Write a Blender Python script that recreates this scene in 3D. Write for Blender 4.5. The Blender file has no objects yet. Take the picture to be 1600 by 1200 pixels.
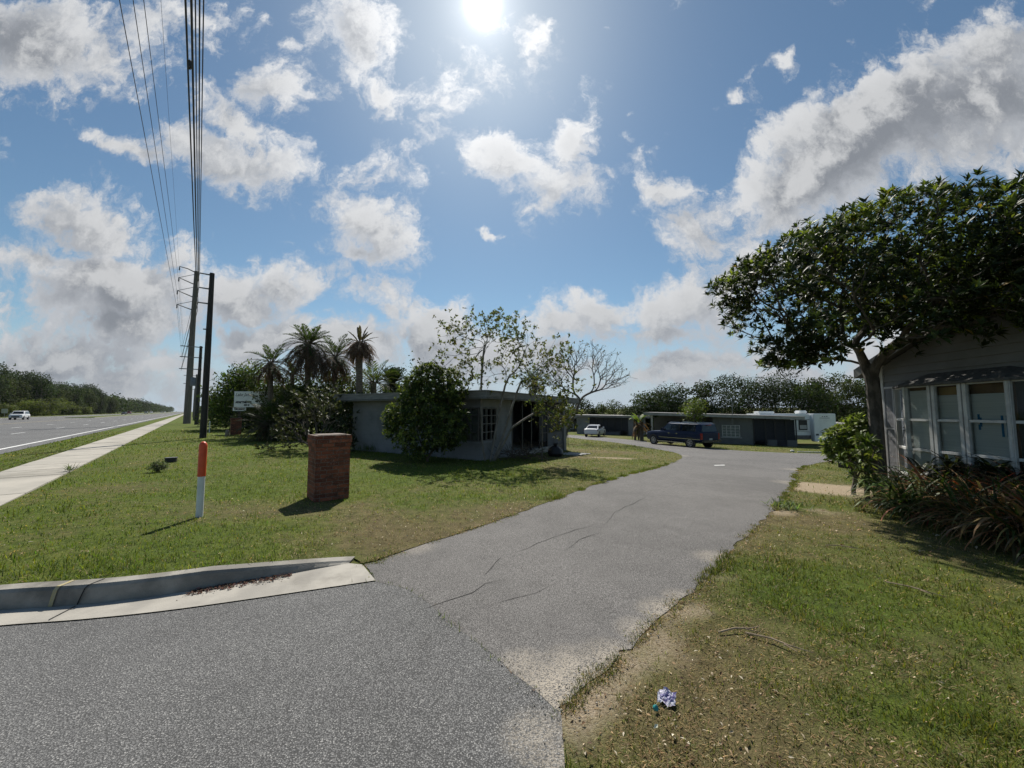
import bpy, bmesh, math, random
import numpy as np
from mathutils import Vector, Matrix, Quaternion
from mathutils.geometry import delaunay_2d_cdt

rnd = random.Random(11)
NR = np.random.default_rng(11)
S = bpy.context.scene
COL = S.collection
R = math.radians

# ------------------------------------------------------------------ camera model
F, CX, CY, EYE, PITCH = 601.0, 800.0, 600.0, 1.65, R(4.09)
CP, SP = math.cos(PITCH), math.sin(PITCH)

def ray(px, py):
    dx, up = px - CX, CY - py
    return Vector((dx, F * CP - up * SP, up * CP + F * SP))

def sp(x, w):
    return w * np.log1p(np.exp(np.clip(x / w, -50, 50)))

def terr(x, y):
    d = .768 * np.asarray(x, float) + .64 * np.asarray(y, float)
    return -(.048 * sp(d - 5.5, 1.6) - .02 * sp(d - 34, 3) - .028 * sp(d - 58, 3))

def gp(px, py, off=0.0):
    """point of the sloping ground seen at a pixel of the 1600 x 1200 photograph"""
    v = ray(px, py)
    v = v / v.y
    lo, hi = .5, 400.0
    f = lambda k: EYE + v.z * k - (float(terr(v.x * k, k)) + off)
    for _ in range(60):
        m = (lo + hi) / 2
        if f(m) > 0: lo = m
        else: hi = m
    return Vector((v.x * lo, lo, float(terr(v.x * lo, lo)) + off))

def at(px, py, y):
    v = ray(px, py)
    k = y / v.y
    return Vector((v.x * k, y, EYE + v.z * k))

def rd(s, t):
    """highway coordinates: s along it, t to its far side"""
    return (-.64 * s - .768 * t, .768 * s - .64 * t)

# ------------------------------------------------------------------ scene helpers
def tag(o, label=None, cat=None, group=None, kind=None):
    if label: o['label'] = label
    if cat: o['category'] = cat
    if group: o['group'] = group
    if kind: o['kind'] = kind
    return o

def thing(name, label, cat, loc=(0, 0, 0), rz=0.0, group=None):
    o = bpy.data.objects.new(name, None)
    o.empty_display_size = .3
    COL.objects.link(o)
    o.location = loc
    o.rotation_euler = (0, 0, rz)
    return tag(o, label, cat, group)

def copy_thing(o, loc=None, rz=None, scale=None, label=None, name=None):
    c = o.copy()
    COL.objects.link(c)
    for ch in o.children:
        d = ch.copy()
        COL.objects.link(d)
        d.parent = c
        for g in ch.children:
            e = g.copy()
            COL.objects.link(e)
            e.parent = d
    if loc is not None: c.location = loc
    if rz is not None: c.rotation_euler = (0, 0, rz)
    if scale is not None: c.scale = scale if hasattr(scale, '__len__') else (scale,) * 3
    if label: c['label'] = label
    return c

def link_mesh(name, me, mat, parent=None):
    o = bpy.data.objects.new(name, me)
    COL.objects.link(o)
    if mat: me.materials.append(mat)
    if parent is not None: o.parent = parent
    return o

def np_mesh(name, V, faces, mat, parent=None, col=None, smooth=False, attrs=None):
    """V (n,3); faces: list of (m,k) index arrays"""
    me = bpy.data.meshes.new(name)
    V = np.asarray(V, dtype=np.float32)
    if parent is not None:
        V = V - np.array(parent.location, dtype=np.float32)
    me.vertices.add(len(V))
    me.vertices.foreach_set('co', V.ravel())
    tot = sum(f.size for f in faces)
    npoly = sum(len(f) for f in faces)
    me.loops.add(tot)
    me.polygons.add(npoly)
    me.loops.foreach_set('vertex_index', np.concatenate([f.ravel() for f in faces]).astype(np.int32))
    sizes = np.concatenate([np.full(len(f), f.shape[1]) for f in faces])
    starts = np.concatenate([[0], np.cumsum(sizes)[:-1]]).astype(np.int32)
    me.polygons.foreach_set('loop_start', starts)
    if smooth: me.polygons.foreach_set('use_smooth', np.ones(npoly, dtype=bool))
    if col is not None:
        a = me.color_attributes.new('Col', 'FLOAT_COLOR', 'POINT')
        c4 = np.ones((len(V), 4), dtype=np.float32)
        c4[:, :3] = col
        a.data.foreach_set('color', c4.ravel())
    for k, val in (attrs or {}).items():
        a = me.attributes.new(k, 'FLOAT', 'POINT')
        a.data.foreach_set('value', np.asarray(val, dtype=np.float32))
    me.update(calc_edges=True)
    me.validate()
    return link_mesh(name, me, mat, parent)

class MB:
    """collects shapes; build() links them as ONE mesh object"""
    def __init__(self): self.v, self.f = [], []
    def add(self, vs, fs):
        b = len(self.v)
        self.v += [tuple(p) for p in vs]
        self.f += [tuple(i + b for i in f) for f in fs]
        return self
    def box(self, x0, x1, y0, y1, z0, z1):
        if x0 > x1: x0, x1 = x1, x0
        if y0 > y1: y0, y1 = y1, y0
        if z0 > z1: z0, z1 = z1, z0
        return self.add([(x0, y0, z0), (x1, y0, z0), (x1, y1, z0), (x0, y1, z0), (x0, y0, z1), (x1, y0, z1), (x1, y1, z1), (x0, y1, z1)],
                        [(0, 3, 2, 1), (4, 5, 6, 7), (0, 1, 5, 4), (1, 2, 6, 5), (2, 3, 7, 6), (3, 0, 4, 7)])
    def hexa(self, p):
        return self.add(p, [(0, 3, 2, 1), (4, 5, 6, 7), (0, 1, 5, 4), (1, 2, 6, 5), (2, 3, 7, 6), (3, 0, 4, 7)])
    def bar(self, a, b, w, h, up=(0, 0, 1)):
        a, b = Vector(a), Vector(b)
        d = (b - a).normalized()
        s = d.cross(Vector(up))
        if s.length < 1e-4: s = d.cross(Vector((1, 0, 0)))
        s.normalize()
        u = s.cross(d)
        s, u = s * w / 2, u * h / 2
        return self.hexa([a - s - u, a + s - u, b + s - u, b - s - u, a - s + u, a + s + u, b + s + u, b - s + u])
    def tube(self, path, rad, n=8, caps=True):
        path = [Vector(p) for p in path]
        if not hasattr(rad, '__len__'): rad = [rad] * len(path)
        vs, fs = [], []
        ref = None
        for i, p in enumerate(path):
            d = (path[min(i + 1, len(path) - 1)] - path[max(i - 1, 0)])
            d = d.normalized() if d.length > 1e-9 else Vector((0, 0, 1))
            if ref is None:
                ref = d.orthogonal().normalized()
            ref = (ref - d * ref.dot(d))
            ref = ref.normalized() if ref.length > 1e-6 else d.orthogonal().normalized()
            q = d.cross(ref)
            for k in range(n):
                a = 2 * math.pi * k / n
                vs.append(p + (ref * math.cos(a) + q * math.sin(a)) * rad[i])
        for i in range(len(path) - 1):
            for k in range(n):
                k2 = (k + 1) % n
                fs.append((i * n + k, i * n + k2, (i + 1) * n + k2, (i + 1) * n + k))
        if caps:
            fs.append(tuple(range(n))[::-1])
            fs.append(tuple((len(path) - 1) * n + k for k in range(n)))
        return self.add(vs, fs)
    def lathe(self, prof, c=(0, 0, 0), n=24, axis='z'):
        vs, fs = [], []
        for r, h in prof:
            for k in range(n):
                a = 2 * math.pi * k / n
                if axis == 'z': vs.append((c[0] + r * math.cos(a), c[1] + r * math.sin(a), c[2] + h))
                else: vs.append((c[0] + r * math.cos(a), c[1] + h, c[2] + r * math.sin(a)))
        m = len(prof)
        for i in range(m - 1):
            for k in range(n):
                k2 = (k + 1) % n
                fs.append((i * n + k, i * n + k2, (i + 1) * n + k2, (i + 1) * n + k))
        fs.append(tuple(range(n))[::-1])
        fs.append(tuple((m - 1) * n + k for k in range(n)))
        return self.add(vs, fs)
    def prism(self, poly, y0, y1):
        """polygon in x,z extruded along y"""
        n = len(poly)
        vs = [(x, y0, z) for x, z in poly] + [(x, y1, z) for x, z in poly]
        fs = [tuple(range(n)), tuple(range(2 * n - 1, n - 1, -1))]
        for i in range(n):
            j = (i + 1) % n
            fs.append((i, i + n, j + n, j))
        return self.add(vs, fs)
    def quad(self, a, b, c, d): return self.add([a, b, c, d], [(0, 1, 2, 3)])
    def build(self, name, mat, parent=None, world=False, smooth=False, bevel=0):
        me = bpy.data.meshes.new(name)
        vs = self.v
        if world and parent is not None:
            l = parent.location
            vs = [(x - l.x, y - l.y, z - l.z) for x, y, z in vs]
        me.from_pydata(vs, [], self.f)
        bm = bmesh.new()
        bm.from_mesh(me)
        bmesh.ops.recalc_face_normals(bm, faces=bm.faces)
        if bevel:
            bmesh.ops.bevel(bm, geom=[e for e in bm.edges if len(e.link_faces) == 2 and e.calc_face_angle(0) > .6], offset=bevel, segments=2, affect='EDGES', clamp_overlap=True)
        bm.to_mesh(me)
        bm.free()
        if smooth:
            me.polygons.foreach_set('use_smooth', np.ones(len(me.polygons), dtype=bool))
            me.set_sharp_from_angle(angle=R(40))
        return link_mesh(name, me, mat, parent)

def text_mesh(name, txt, size, mat, parent, M, shear=0.0, bold=0.0, width=None):
    cu = bpy.data.curves.new(name, 'FONT')
    cu.body, cu.size, cu.shear, cu.offset = txt, size, shear, bold
    cu.extrude = .003
    cu.align_x, cu.align_y = 'LEFT', 'CENTER'
    tmp = bpy.data.objects.new(name, cu)
    COL.objects.link(tmp)
    dg = bpy.context.evaluated_depsgraph_get()
    me = bpy.data.meshes.new_from_object(tmp.evaluated_get(dg))
    bpy.data.objects.remove(tmp)
    if width:
        xs = [v.co.x for v in me.vertices]
        if xs:
            k, x0 = width / (max(xs) - min(xs)), min(xs)
            for v in me.vertices: v.co.x = (v.co.x - x0) * k
    me.transform(M)
    me.materials.clear()
    return link_mesh(name, me, mat, parent)

# ------------------------------------------------------------------ materials
def nodes(m):
    m.use_nodes = True
    nt = m.node_tree
    nt.nodes.clear()
    return nt

def nd(nt, typ, ins=None, **kw):
    n = nt.nodes.new(typ)
    for k, v in kw.items(): setattr(n, k, v)
    for k, v in (ins or {}).items():
        s = n.inputs[k]
        if hasattr(v, 'is_output') or isinstance(v, bpy.types.NodeSocket): nt.links.new(v, s)
        else: s.default_value = v
    return n

def c4(c): return (c[0], c[1], c[2], 1.0)

def mix(nt, fac, a, b, mode='MIX'):
    n = nt.nodes.new('ShaderNodeMix')
    n.data_type, n.blend_type = 'RGBA', mode
    for s, v in ((n.inputs[0], fac), (n.inputs[6], a), (n.inputs[7], b)):
        if isinstance(v, bpy.types.NodeSocket): nt.links.new(v, s)
        elif hasattr(v, '__len__'): s.default_value = c4(v)
        else: s.default_value = v
    return n.outputs[2]

def math_(nt, op, a, b=0.0, c=0.0, clamp=False):
    n = nt.nodes.new('ShaderNodeMath')
    n.operation, n.use_clamp = op, clamp
    for s, v in zip(n.inputs, (a, b, c)):
        if isinstance(v, bpy.types.NodeSocket): nt.links.new(v, s)
        else: s.default_value = v
    return n.outputs[0]

def ramp(nt, x, lo, hi, smooth=True):
    n = nt.nodes.new('ShaderNodeMapRange')
    n.interpolation_type = 'SMOOTHSTEP' if smooth else 'LINEAR'
    nt.links.new(x, n.inputs['Value'])
    n.inputs['From Min'].default_value, n.inputs['From Max'].default_value = lo, hi
    return n.outputs['Result']

def noise(nt, vec, scale, detail=4, rough=.55, dist=0.0, dim='3D'):
    n = nd(nt, 'ShaderNodeTexNoise', {'Scale': scale, 'Detail': detail, 'Roughness': rough, 'Distortion': dist}, noise_dimensions=dim)
    if vec is not None: nt.links.new(vec, n.inputs['Vector'])
    return n.outputs[0]

def finish(nt, col, rough=.8, metal=0.0, spec=.4, bump=None, bstr=.3, bdist=.01, **kw):
    b = nt.nodes.new('ShaderNodeBsdfPrincipled')
    for k, v in (('Base Color', col), ('Roughness', rough), ('Metallic', metal), ('Specular IOR Level', spec)) + tuple(kw.items()):
        s = b.inputs[k]
        if isinstance(v, bpy.types.NodeSocket): nt.links.new(v, s)
        elif k == 'Base Color': s.default_value = c4(v)
        else: s.default_value = v
    if bump is not None:
        bn = nd(nt, 'ShaderNodeBump', {'Height': bump, 'Strength': bstr, 'Distance': bdist})
        nt.links.new(bn.outputs[0], b.inputs['Normal'])
    o = nt.nodes.new('ShaderNodeOutputMaterial')
    nt.links.new(b.outputs[0], o.inputs[0])
    return b

def M(name, c1, c2=None, scale=6.0, rough=.75, metal=0.0, spec=.4, bump=0.0, bscale=60.0, detail=5, stretch=None, lo=.35, hi=.65, dirt=None):
    m = bpy.data.materials.new(name)
    nt = nodes(m)
    tc = nt.nodes.new('ShaderNodeTexCoord')
    vec = tc.outputs['Object']
    if stretch:
        mp = nd(nt, 'ShaderNodeMapping', {'Scale': stretch})
        nt.links.new(vec, mp.inputs['Vector'])
        vec = mp.outputs[0]
    c2 = c2 or tuple(x * .82 for x in c1)
    col = mix(nt, ramp(nt, noise(nt, vec, scale, detail), lo, hi), c1, c2)
    if dirt:
        col = mix(nt, ramp(nt, noise(nt, vec, scale * .31, 6, .65), .5, .75), col, dirt)
    finish(nt, col, rough, metal, spec, noise(nt, vec, bscale, 4) if bump else None, bump, .01)
    return m

def leaf_mat(name, trans=.35, rough=.45, spec=.35, tint=(1.25, 1.3, .55)):
    m = bpy.data.materials.new(name)
    nt = nodes(m)
    at_ = nd(nt, 'ShaderNodeAttribute', attribute_name='Col')
    col = at_.outputs['Color']
    b = nd(nt, 'ShaderNodeBsdfPrincipled', {'Base Color': col, 'Roughness': rough, 'Specular IOR Level': spec})
    tcol = mix(nt, 1.0, col, tint, 'MULTIPLY')
    t = nd(nt, 'ShaderNodeBsdfTranslucent', {'Color': tcol})
    mx = nd(nt, 'ShaderNodeMixShader', {0: trans, 1: b.outputs[0], 2: t.outputs[0]})
    o = nd(nt, 'ShaderNodeOutputMaterial', {0: mx.outputs[0]})
    return m

# ------------------------------------------------------------------ numpy noise
_tab = NR.random((256, 256))
def vnoise(x, y, sc, seed=0):
    x, y = np.asarray(x) / sc + seed * 17.31, np.asarray(y) / sc + seed * 9.7
    xi, yi = np.floor(x).astype(int), np.floor(y).astype(int)
    fx, fy = x - xi, y - yi
    fx, fy = fx * fx * (3 - 2 * fx), fy * fy * (3 - 2 * fy)
    T = lambda a, b: _tab[a & 255, b & 255]
    return (T(xi, yi) * (1 - fx) + T(xi + 1, yi) * fx) * (1 - fy) + (T(xi, yi + 1) * (1 - fx) + T(xi + 1, yi + 1) * fx) * fy
def fnoise(x, y, sc, seed=0):
    return (vnoise(x, y, sc, seed) + .5 * vnoise(x, y, sc / 2.1, seed + 1) + .25 * vnoise(x, y, sc / 4.3, seed + 2)) / 1.75

def in_poly(x, y, poly):
    x, y = np.asarray(x), np.asarray(y)
    r = np.zeros(x.shape, bool)
    n = len(poly)
    for i in range(n):
        x0, y0 = poly[i][0], poly[i][1]
        x1, y1 = poly[(i + 1) % n][0], poly[(i + 1) % n][1]
        if y0 == y1: continue
        c = ((y0 > y) != (y1 > y)) & (x < (x1 - x0) * (y - y0) / (y1 - y0) + x0)
        r ^= c
    return r

# ------------------------------------------------------------------ plant builders
def leaf_arrays(P, D, N, L, W, fold=.25, full=True):
    """leaves as folded blades; P base, D direction, N rough up, per-leaf L and W"""
    D = D / np.linalg.norm(D, axis=1, keepdims=True)
    Sd = np.cross(D, N)
    Sd /= np.maximum(np.linalg.norm(Sd, axis=1, keepdims=True), 1e-6)
    U = np.cross(Sd, D)
    L, W = L[:, None], W[:, None]
    n = len(P)
    if full:
        V = np.stack([P, P + D * L * .45 - Sd * W * .5 + U * W * fold, P + D * L * .5, P + D * L * .45 + Sd * W * .5 + U * W * fold, P + D * L - U * L * .12], 1).reshape(-1, 3)
        b = np.arange(n)[:, None] * 5
        faces = [np.concatenate([b + [0, 1, 2], b + [0, 2, 3], b + [1, 4, 2], b + [2, 4, 3]])]
        return V, faces, 5
    V = np.stack([P, P + D * L * .5 - Sd * W * .5, P + D * L, P + D * L * .5 + Sd * W * .5], 1).reshape(-1, 3)
    b = np.arange(n)[:, None] * 4
    return V, [b + np.array([0, 1, 2, 3])], 4

def straps(P, az, el0, droop, L, W, K=5, tip=1.5, wbase=.7):
    """arching strap leaves or grass blades"""
    n = len(P)
    pos = P.copy()
    ca, sa = np.cos(az), np.sin(az)
    side = np.stack([-sa, ca, np.zeros(n)], 1)
    rows = []
    for k in range(K + 1):
        t = k / K
        w = W * (wbase + (1 - wbase) * min(1, t * 3)) * (1 - t ** tip)
        if k == K: rows.append(pos[:, None, :])
        else: rows.append(np.stack([pos - side * w[:, None] / 2, pos + side * w[:, None] / 2], 1))
        el = el0 - droop * (t ** 1.2)
        pos = pos + (L / K)[:, None] * np.stack([np.cos(el) * ca, np.cos(el) * sa, np.sin(el)], 1)
    V = np.concatenate(rows, 1)
    m = V.shape[1]
    b = np.arange(n)[:, None] * m
    quads = [b + np.array([2 * k, 2 * k + 1, 2 * k + 3, 2 * k + 2]) for k in range(K - 1)]
    tri = b + np.array([2 * K - 2, 2 * K - 1, 2 * K])
    return V.reshape(-1, 3), ([np.concatenate(quads)] if quads else []) + [tri], m

def rvec(n, g=None):
    g = g or NR
    v = g.normal(size=(n, 3))
    return v / np.linalg.norm(v, axis=1, keepdims=True)

def tint(n, base, var=.25, hue=.12, g=None):
    """per-leaf base colours around a mean"""
    g = g or NR
    k = np.exp(g.normal(0, var, (n, 1)))
    c = np.array(base)[None, :] * k
    c = c * (1 + g.normal(0, hue, (n, 3)) * np.array([1, .4, .8]))
    return np.clip(c, .002, .9)

def skeleton(trunk, targets, step=.3, bias=.45, curl=.25, g=None):
    """trunk: list of points; grows branches to the targets. returns positions, parents"""
    g = g or NR
    pos = [np.array(p, float) for p in trunk]
    par = [-1] + list(range(len(trunk) - 1))
    top = pos[-1]
    plen = [0.0] * len(pos)
    order = np.argsort(np.linalg.norm(np.asarray(targets) - top, axis=1))
    lock = len(trunk) - 1
    arr = np.array(pos)
    for ti in order:
        T = np.asarray(targets[ti], float)
        arr = np.array(pos[lock:])
        d = np.linalg.norm(arr - T, axis=1)
        cost = d + bias * np.array(plen[lock:])
        i = int(np.argmin(cost)) + lock
        p0 = pos[i]
        dist = np.linalg.norm(T - p0)
        if dist < .05: continue
        dirp = p0 - pos[par[i]] if par[i] >= 0 else np.array([0, 0, 1.])
        dirp = dirp / max(np.linalg.norm(dirp), 1e-6)
        c = p0 + dirp * dist * .35 + g.normal(0, curl * .3, 3) * dist
        ns = max(2, int(dist / step))
        last = i
        for k in range(1, ns + 1):
            t = k / ns
            q = (1 - t) ** 2 * p0 + 2 * t * (1 - t) * c + t * t * T
            pos.append(q)
            par.append(last)
            plen.append(plen[last] + np.linalg.norm(q - pos[last]))
            last = len(pos) - 1
    pos = np.array(pos)
    ch = [[] for _ in par]
    for i, q in enumerate(par):
        if q >= 0: ch[q].append(i)
    for it in range(3):                       # relax kinks along the limbs
        new = pos.copy()
        for i in range(2, len(pos)):
            if ch[i] and par[i] >= 0:
                new[i] = .5 * pos[i] + .25 * pos[par[i]] + .25 * pos[ch[i]].mean(0)
        pos = new
    return pos, par

def wood(mb, pos, par, r_tip, r_base=None, p=2.4, n=6, rmin_sides=.02):
    """tubes along the skeleton, radii by the pipe rule; returns tip ids"""
    m = len(pos)
    ch = [[] for _ in range(m)]
    for i, q in enumerate(par):
        if q >= 0: ch[q].append(i)
    rp = np.zeros(m)
    for i in range(m - 1, -1, -1):
        rp[i] = sum(rp[c] for c in ch[i]) if ch[i] else r_tip ** p
    rad = rp ** (1 / p)
    if r_base:
        k = math.log(r_base / r_tip) / math.log(rad[0] / r_tip)
        rad = r_tip * (rad / r_tip) ** k
    stack = [(0, None)]
    while stack:
        i, q = stack.pop()
        path, rr = [], []
        if q is not None:
            path.append(pos[q]); rr.append(min(rad[i] * 1.05, rad[q]))
        while True:
            path.append(pos[i]); rr.append(rad[i])
            if not ch[i]: break
            c = sorted(ch[i], key=lambda k: -rad[k])
            for k in c[1:]: stack.append((k, i))
            i = c[0]
        if len(path) > 1:
            mb.tube(path, rr, n if max(rr) > rmin_sides else 4, caps=False)
    return [i for i in range(m) if not ch[i]], rad

def rosettes(C_, up, per, L, W, spread, g=None):
    """whorls of leaves round twig ends: returns P,D,N,L,W"""
    g = g or NR
    n = len(C_)
    C2 = np.repeat(C_, per, 0)
    U2 = np.repeat(up, per, 0)
    r = rvec(n * per, g)
    r = r - U2 * np.sum(r * U2, 1, keepdims=True)
    r /= np.maximum(np.linalg.norm(r, axis=1, keepdims=True), 1e-6)
    k = g.uniform(spread[0], spread[1], (n * per, 1))
    D = U2 * np.cos(k) + r * np.sin(k)
    Nn = U2 * np.sin(k) - r * np.cos(k) * .6 + np.array([0, 0, .3])
    Ls = L * g.uniform(.65, 1.2, n * per)
    Ws = W * g.uniform(.75, 1.2, n * per)
    return C2 + D * .015, D, Nn, Ls, Ws

def leafy(name, P, D, N, L, W, col, mat, parent, full=True, fold=.25):
    V, fc, k = leaf_arrays(P, D, N, L, W, fold, full)
    return np_mesh(name, V, fc, mat, parent, col=np.repeat(col, k, 0))

def lobed_crown(lobes, nleaf, size, base, g, shell=.55, up=.5):
    """leaf clumps filling a set of lobes (centre, radii): arrays of points, dirs, normals, sizes, colours"""
    vol = np.array([np.prod(r) ** .67 for c, r in lobes])
    cnt = np.maximum(1, (nleaf * vol / vol.sum()).astype(int))
    P, Nn, Cc = [], [], []
    for (c, r), k in zip(lobes, cnt):
        d = rvec(k, g)
        q = g.uniform(shell, 1.0, (k, 1)) ** .6
        bumps = 1 + .22 * np.sin(d[:, :1] * 5 + c[0]) * np.sin(d[:, 1:2] * 6 + c[1]) + .12 * np.sin(d[:, 2:3] * 9 + c[2] * 3)
        P.append(np.array(c) + d * np.array(r) * q * bumps)
        Nn.append(d * .8 + np.array([0, 0, up]))
        tone = np.exp(g.normal(0, .34))
        Cc.append(tint(k, np.array(base) * tone, .22, .1, g))
    P, Nn, Cc = np.concatenate(P), np.concatenate(Nn), np.concatenate(Cc)
    D = rvec(len(P), g) + Nn * .2
    L = size * g.uniform(.6, 1.4, len(P))
    return P, D, Nn + rvec(len(P), g) * .6, L, L * g.uniform(.5, .9, len(P)), Cc

# ================================================================== camera
cam = bpy.data.cameras.new('camera')
cam.sensor_width, cam.lens = 36.0, 36.0 * F / 1600.0
cam.clip_start, cam.clip_end = .05, 20000
co = bpy.data.objects.new('camera', cam)
COL.objects.link(co)
co.location = (0, 0, EYE)
co.rotation_euler = (R(90) + PITCH, 0, 0)
S.camera = co

# ================================================================== sun and sky
SUN = ray(754, 6).normalized()
SUN_EL, SUN_AZ = math.asin(SUN.z), math.atan2(SUN.x, SUN.y)
sl = bpy.data.lights.new('sun', 'SUN')
sl.energy, sl.angle, sl.color = 5.0, R(.6), (1.0, .95, .86)
so = bpy.data.objects.new('sun', sl)
COL.objects.link(so)
so.rotation_euler = SUN.to_track_quat('Z', 'Y').to_euler()
so.location = (0, 0, 30)

def make_world():
    w = bpy.data.worlds.new('World')
    S.world = w
    w.use_nodes = True
    nt = w.node_tree
    nt.nodes.clear()
    sky = nd(nt, 'ShaderNodeTexSky', sky_type='NISHITA', sun_disc=False, sun_elevation=SUN_EL, sun_rotation=SUN_AZ,
             altitude=30.0, air_density=1.0, dust_density=.35, ozone_density=2.2)
    tc = nt.nodes.new('ShaderNodeTexCoord')
    sep = nd(nt, 'ShaderNodeSeparateXYZ', {0: tc.outputs['Generated']})
    X, Y, Z = sep.outputs
    ym = math_(nt, 'MAXIMUM', Y, .22)
    cx, cz = math_(nt, 'DIVIDE', X, ym), math_(nt, 'DIVIDE', Z, ym)
    chart = nd(nt, 'ShaderNodeCombineXYZ', {0: cx, 1: cz, 2: math_(nt, 'MULTIPLY', Y, .5)}).outputs[0]

    # cloud field as a group: bodies of cloud by bearing and height, broken up by turbulence
    ng = bpy.data.node_groups.new('cloud_field', 'ShaderNodeTree')
    ng.interface.new_socket('Vector', in_out='INPUT', socket_type='NodeSocketVector')
    ng.interface.new_socket('Value', in_out='OUTPUT', socket_type='NodeSocketFloat')
    ng.interface.new_socket('Body', in_out='OUTPUT', socket_type='NodeSocketFloat')
    gi, go = ng.nodes.new('NodeGroupInput'), ng.nodes.new('NodeGroupOutput')
    v = gi.outputs[0]
    wn = nd(ng, 'ShaderNodeTexNoise', {'Vector': v, 'Scale': 4.5, 'Detail': 6.0, 'Roughness': .62})
    wo = nd(ng, 'ShaderNodeVectorMath', {0: wn.outputs['Color'], 1: (.5, .5, .5)}, operation='SUBTRACT')
    ws = nd(ng, 'ShaderNodeVectorMath', {0: wo.outputs[0], 'Scale': .20}, operation='SCALE')
    wv = nd(ng, 'ShaderNodeVectorMath', {0: v, 1: ws.outputs[0]}, operation='ADD').outputs[0]
    flat = nd(ng, 'ShaderNodeVectorMath', {0: wv, 1: (1, 1, 0)}, operation='MULTIPLY').outputs[0]
    CL = [  # bearing/height of each body of cloud, half sizes, tilt, strength
        (70, 50, 190, 85, -12, .92), (275, 40, 120, 55, 0, .66), (555, 60, 105, 60, -62, 1.05), (590, 140, 60, 40, -60, .9), (430, 140, 95, 40, 8, .85),
        (355, 190, 130, 34, -38, .78), (375, 255, 120, 48, -12, 1.0), (225, 240, 80, 18, -20, .7), (590, 258, 62, 46, -30, .92),
        (575, 355, 88, 44, -25, .95), (560, 395, 80, 24, -5, .75), (145, 362, 90, 58, -18, 1.1), (60, 415, 85, 36, 0, .95), (180, 455, 180, 62, -6, 1.25),
        (270, 415, 62, 44, 0, 1.0), (210, 500, 150, 46, 0, 1.2), (440, 440, 110, 40, 8, 1.05), (360, 470, 110, 45, 0, 1.0), (90, 560, 190, 60, 0, 1.05), (230, 590, 200, 60, 0, .9),
        (620, 470, 130, 34, -12, .92), (660, 525, 90, 48, 0, 1.12), (560, 535, 120, 50, 0, 1.12), (430, 535, 140, 52, 0, 1.1), (690, 490, 55, 34, 0, 1.05), (600, 480, 60, 20, -15, .9),
        (715, 135, 84, 58, 15, .66), (765, 40, 50, 40, 0, .35), (840, 55, 40, 50, 60, .62), (800, 250, 84, 40, -42, .95), (892, 225, 98, 32, 66, 1.0),
        (860, 290, 74, 42, 0, 1.05), (900, 290, 40, 40, 0, .9), (1340, 225, 325, 70, 31, 1.32), (1530, 165, 170, 100, 27, 1.32), (1185, 305, 95, 52, 20, 1.1),
        (1045, 300, 44, 24, 0, .9), (1560, 90, 120, 90, 40, 1.0), (1240, 300, 120, 55, 20, 1.1), (1060, 470, 155, 52, 10, 1.15), (955, 485, 90, 38, 0, 1.08), (1150, 430, 105, 44, 22, 1.12),
        (1010, 515, 150, 30, 0, .9), (1120, 565, 140, 28, 4, .95), (1010, 590, 90, 24, 0, .9), (865, 505, 66, 38, 0, 1.12), (780, 560, 170, 42, 0, 1.05), (920, 560, 120, 30, 0, .7),
        (1155, 152, 18, 12, 20, .62), (970, 170, 14, 8, 0, .55), (940, 45, 12, 12, 0, .55), (770, 361, 18, 8, 0, .6), (860, 42, 22, 34, -10, .65), (495, 310, 22, 18, -20, .6), (410, 30, 22, 20, -50, .6),
        (450, 72, 16, 14, -50, .55), (1230, 85, 24, 10, 20, .5), (1240, 590, 160, 24, 0, .7), (1420, 560, 200, 40, 0, .8), (1700, 330, 160, 80, 0, 1.1), (-200, 250, 160, 70, 0, 1.0), (-150, 480, 200, 90, 0, 1.0),
        (480, -80, 160, 60, 0, .9), (1000, -120, 160, 60, 0, .7), (1500, -120, 220, 80, 20, .9)]
    acc = None
    pr = lambda px, py: (lambda q: (q.x / q.y, q.z / q.y))(ray(px, py))
    for px, py, a, b, th, wt in CL:
        c0 = pr(px, py)
        e1 = pr(px + a * math.cos(R(th)), py - a * math.sin(R(th)))
        e2 = pr(px - b * math.sin(R(th)), py - b * math.cos(R(th)))
        d1 = (e1[0] - c0[0], e1[1] - c0[1])
        l1, l2 = math.hypot(*d1), math.hypot(e2[0] - c0[0], e2[1] - c0[1])
        mp = nd(ng, 'ShaderNodeMapping', {'Vector': flat, 'Location': (c0[0], c0[1], 0), 'Rotation': (0, 0, math.atan2(d1[1], d1[0])),
                                          'Scale': (l1 * 1.56, l2 * 1.56, 1)}, vector_type='TEXTURE')
        gr = nd(ng, 'ShaderNodeTexGradient', {0: mp.outputs[0]}, gradient_type='SPHERICAL')
        val = math_(ng, 'MULTIPLY', gr.outputs[1], wt)
        acc = val if acc is None else math_(ng, 'MAXIMUM', acc, val)
    n1 = nd(ng, 'ShaderNodeTexNoise', {'Vector': wv, 'Scale': 4.6, 'Detail': 9.0, 'Roughness': .62, 'Lacunarity': 2.1}).outputs[0]
    n2 = nd(ng, 'ShaderNodeTexNoise', {'Vector': wv, 'Scale': 14.0, 'Detail': 7.0, 'Roughness': .66}).outputs[0]
    tot = math_(ng, 'ADD', math_(ng, 'MULTIPLY', acc, 1.62), -.07)
    tot = math_(ng, 'ADD', tot, math_(ng, 'MULTIPLY', math_(ng, 'SUBTRACT', n1, .5), 3.6))
    tot = math_(ng, 'ADD', tot, math_(ng, 'MULTIPLY', math_(ng, 'SUBTRACT', n2, .5), 1.9))
    ng.links.new(tot, go.inputs[0])
    n3 = nd(ng, 'ShaderNodeTexNoise', {'Vector': wv, 'Scale': 4.6, 'Detail': 3.0, 'Roughness': .5}).outputs[0]
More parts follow.
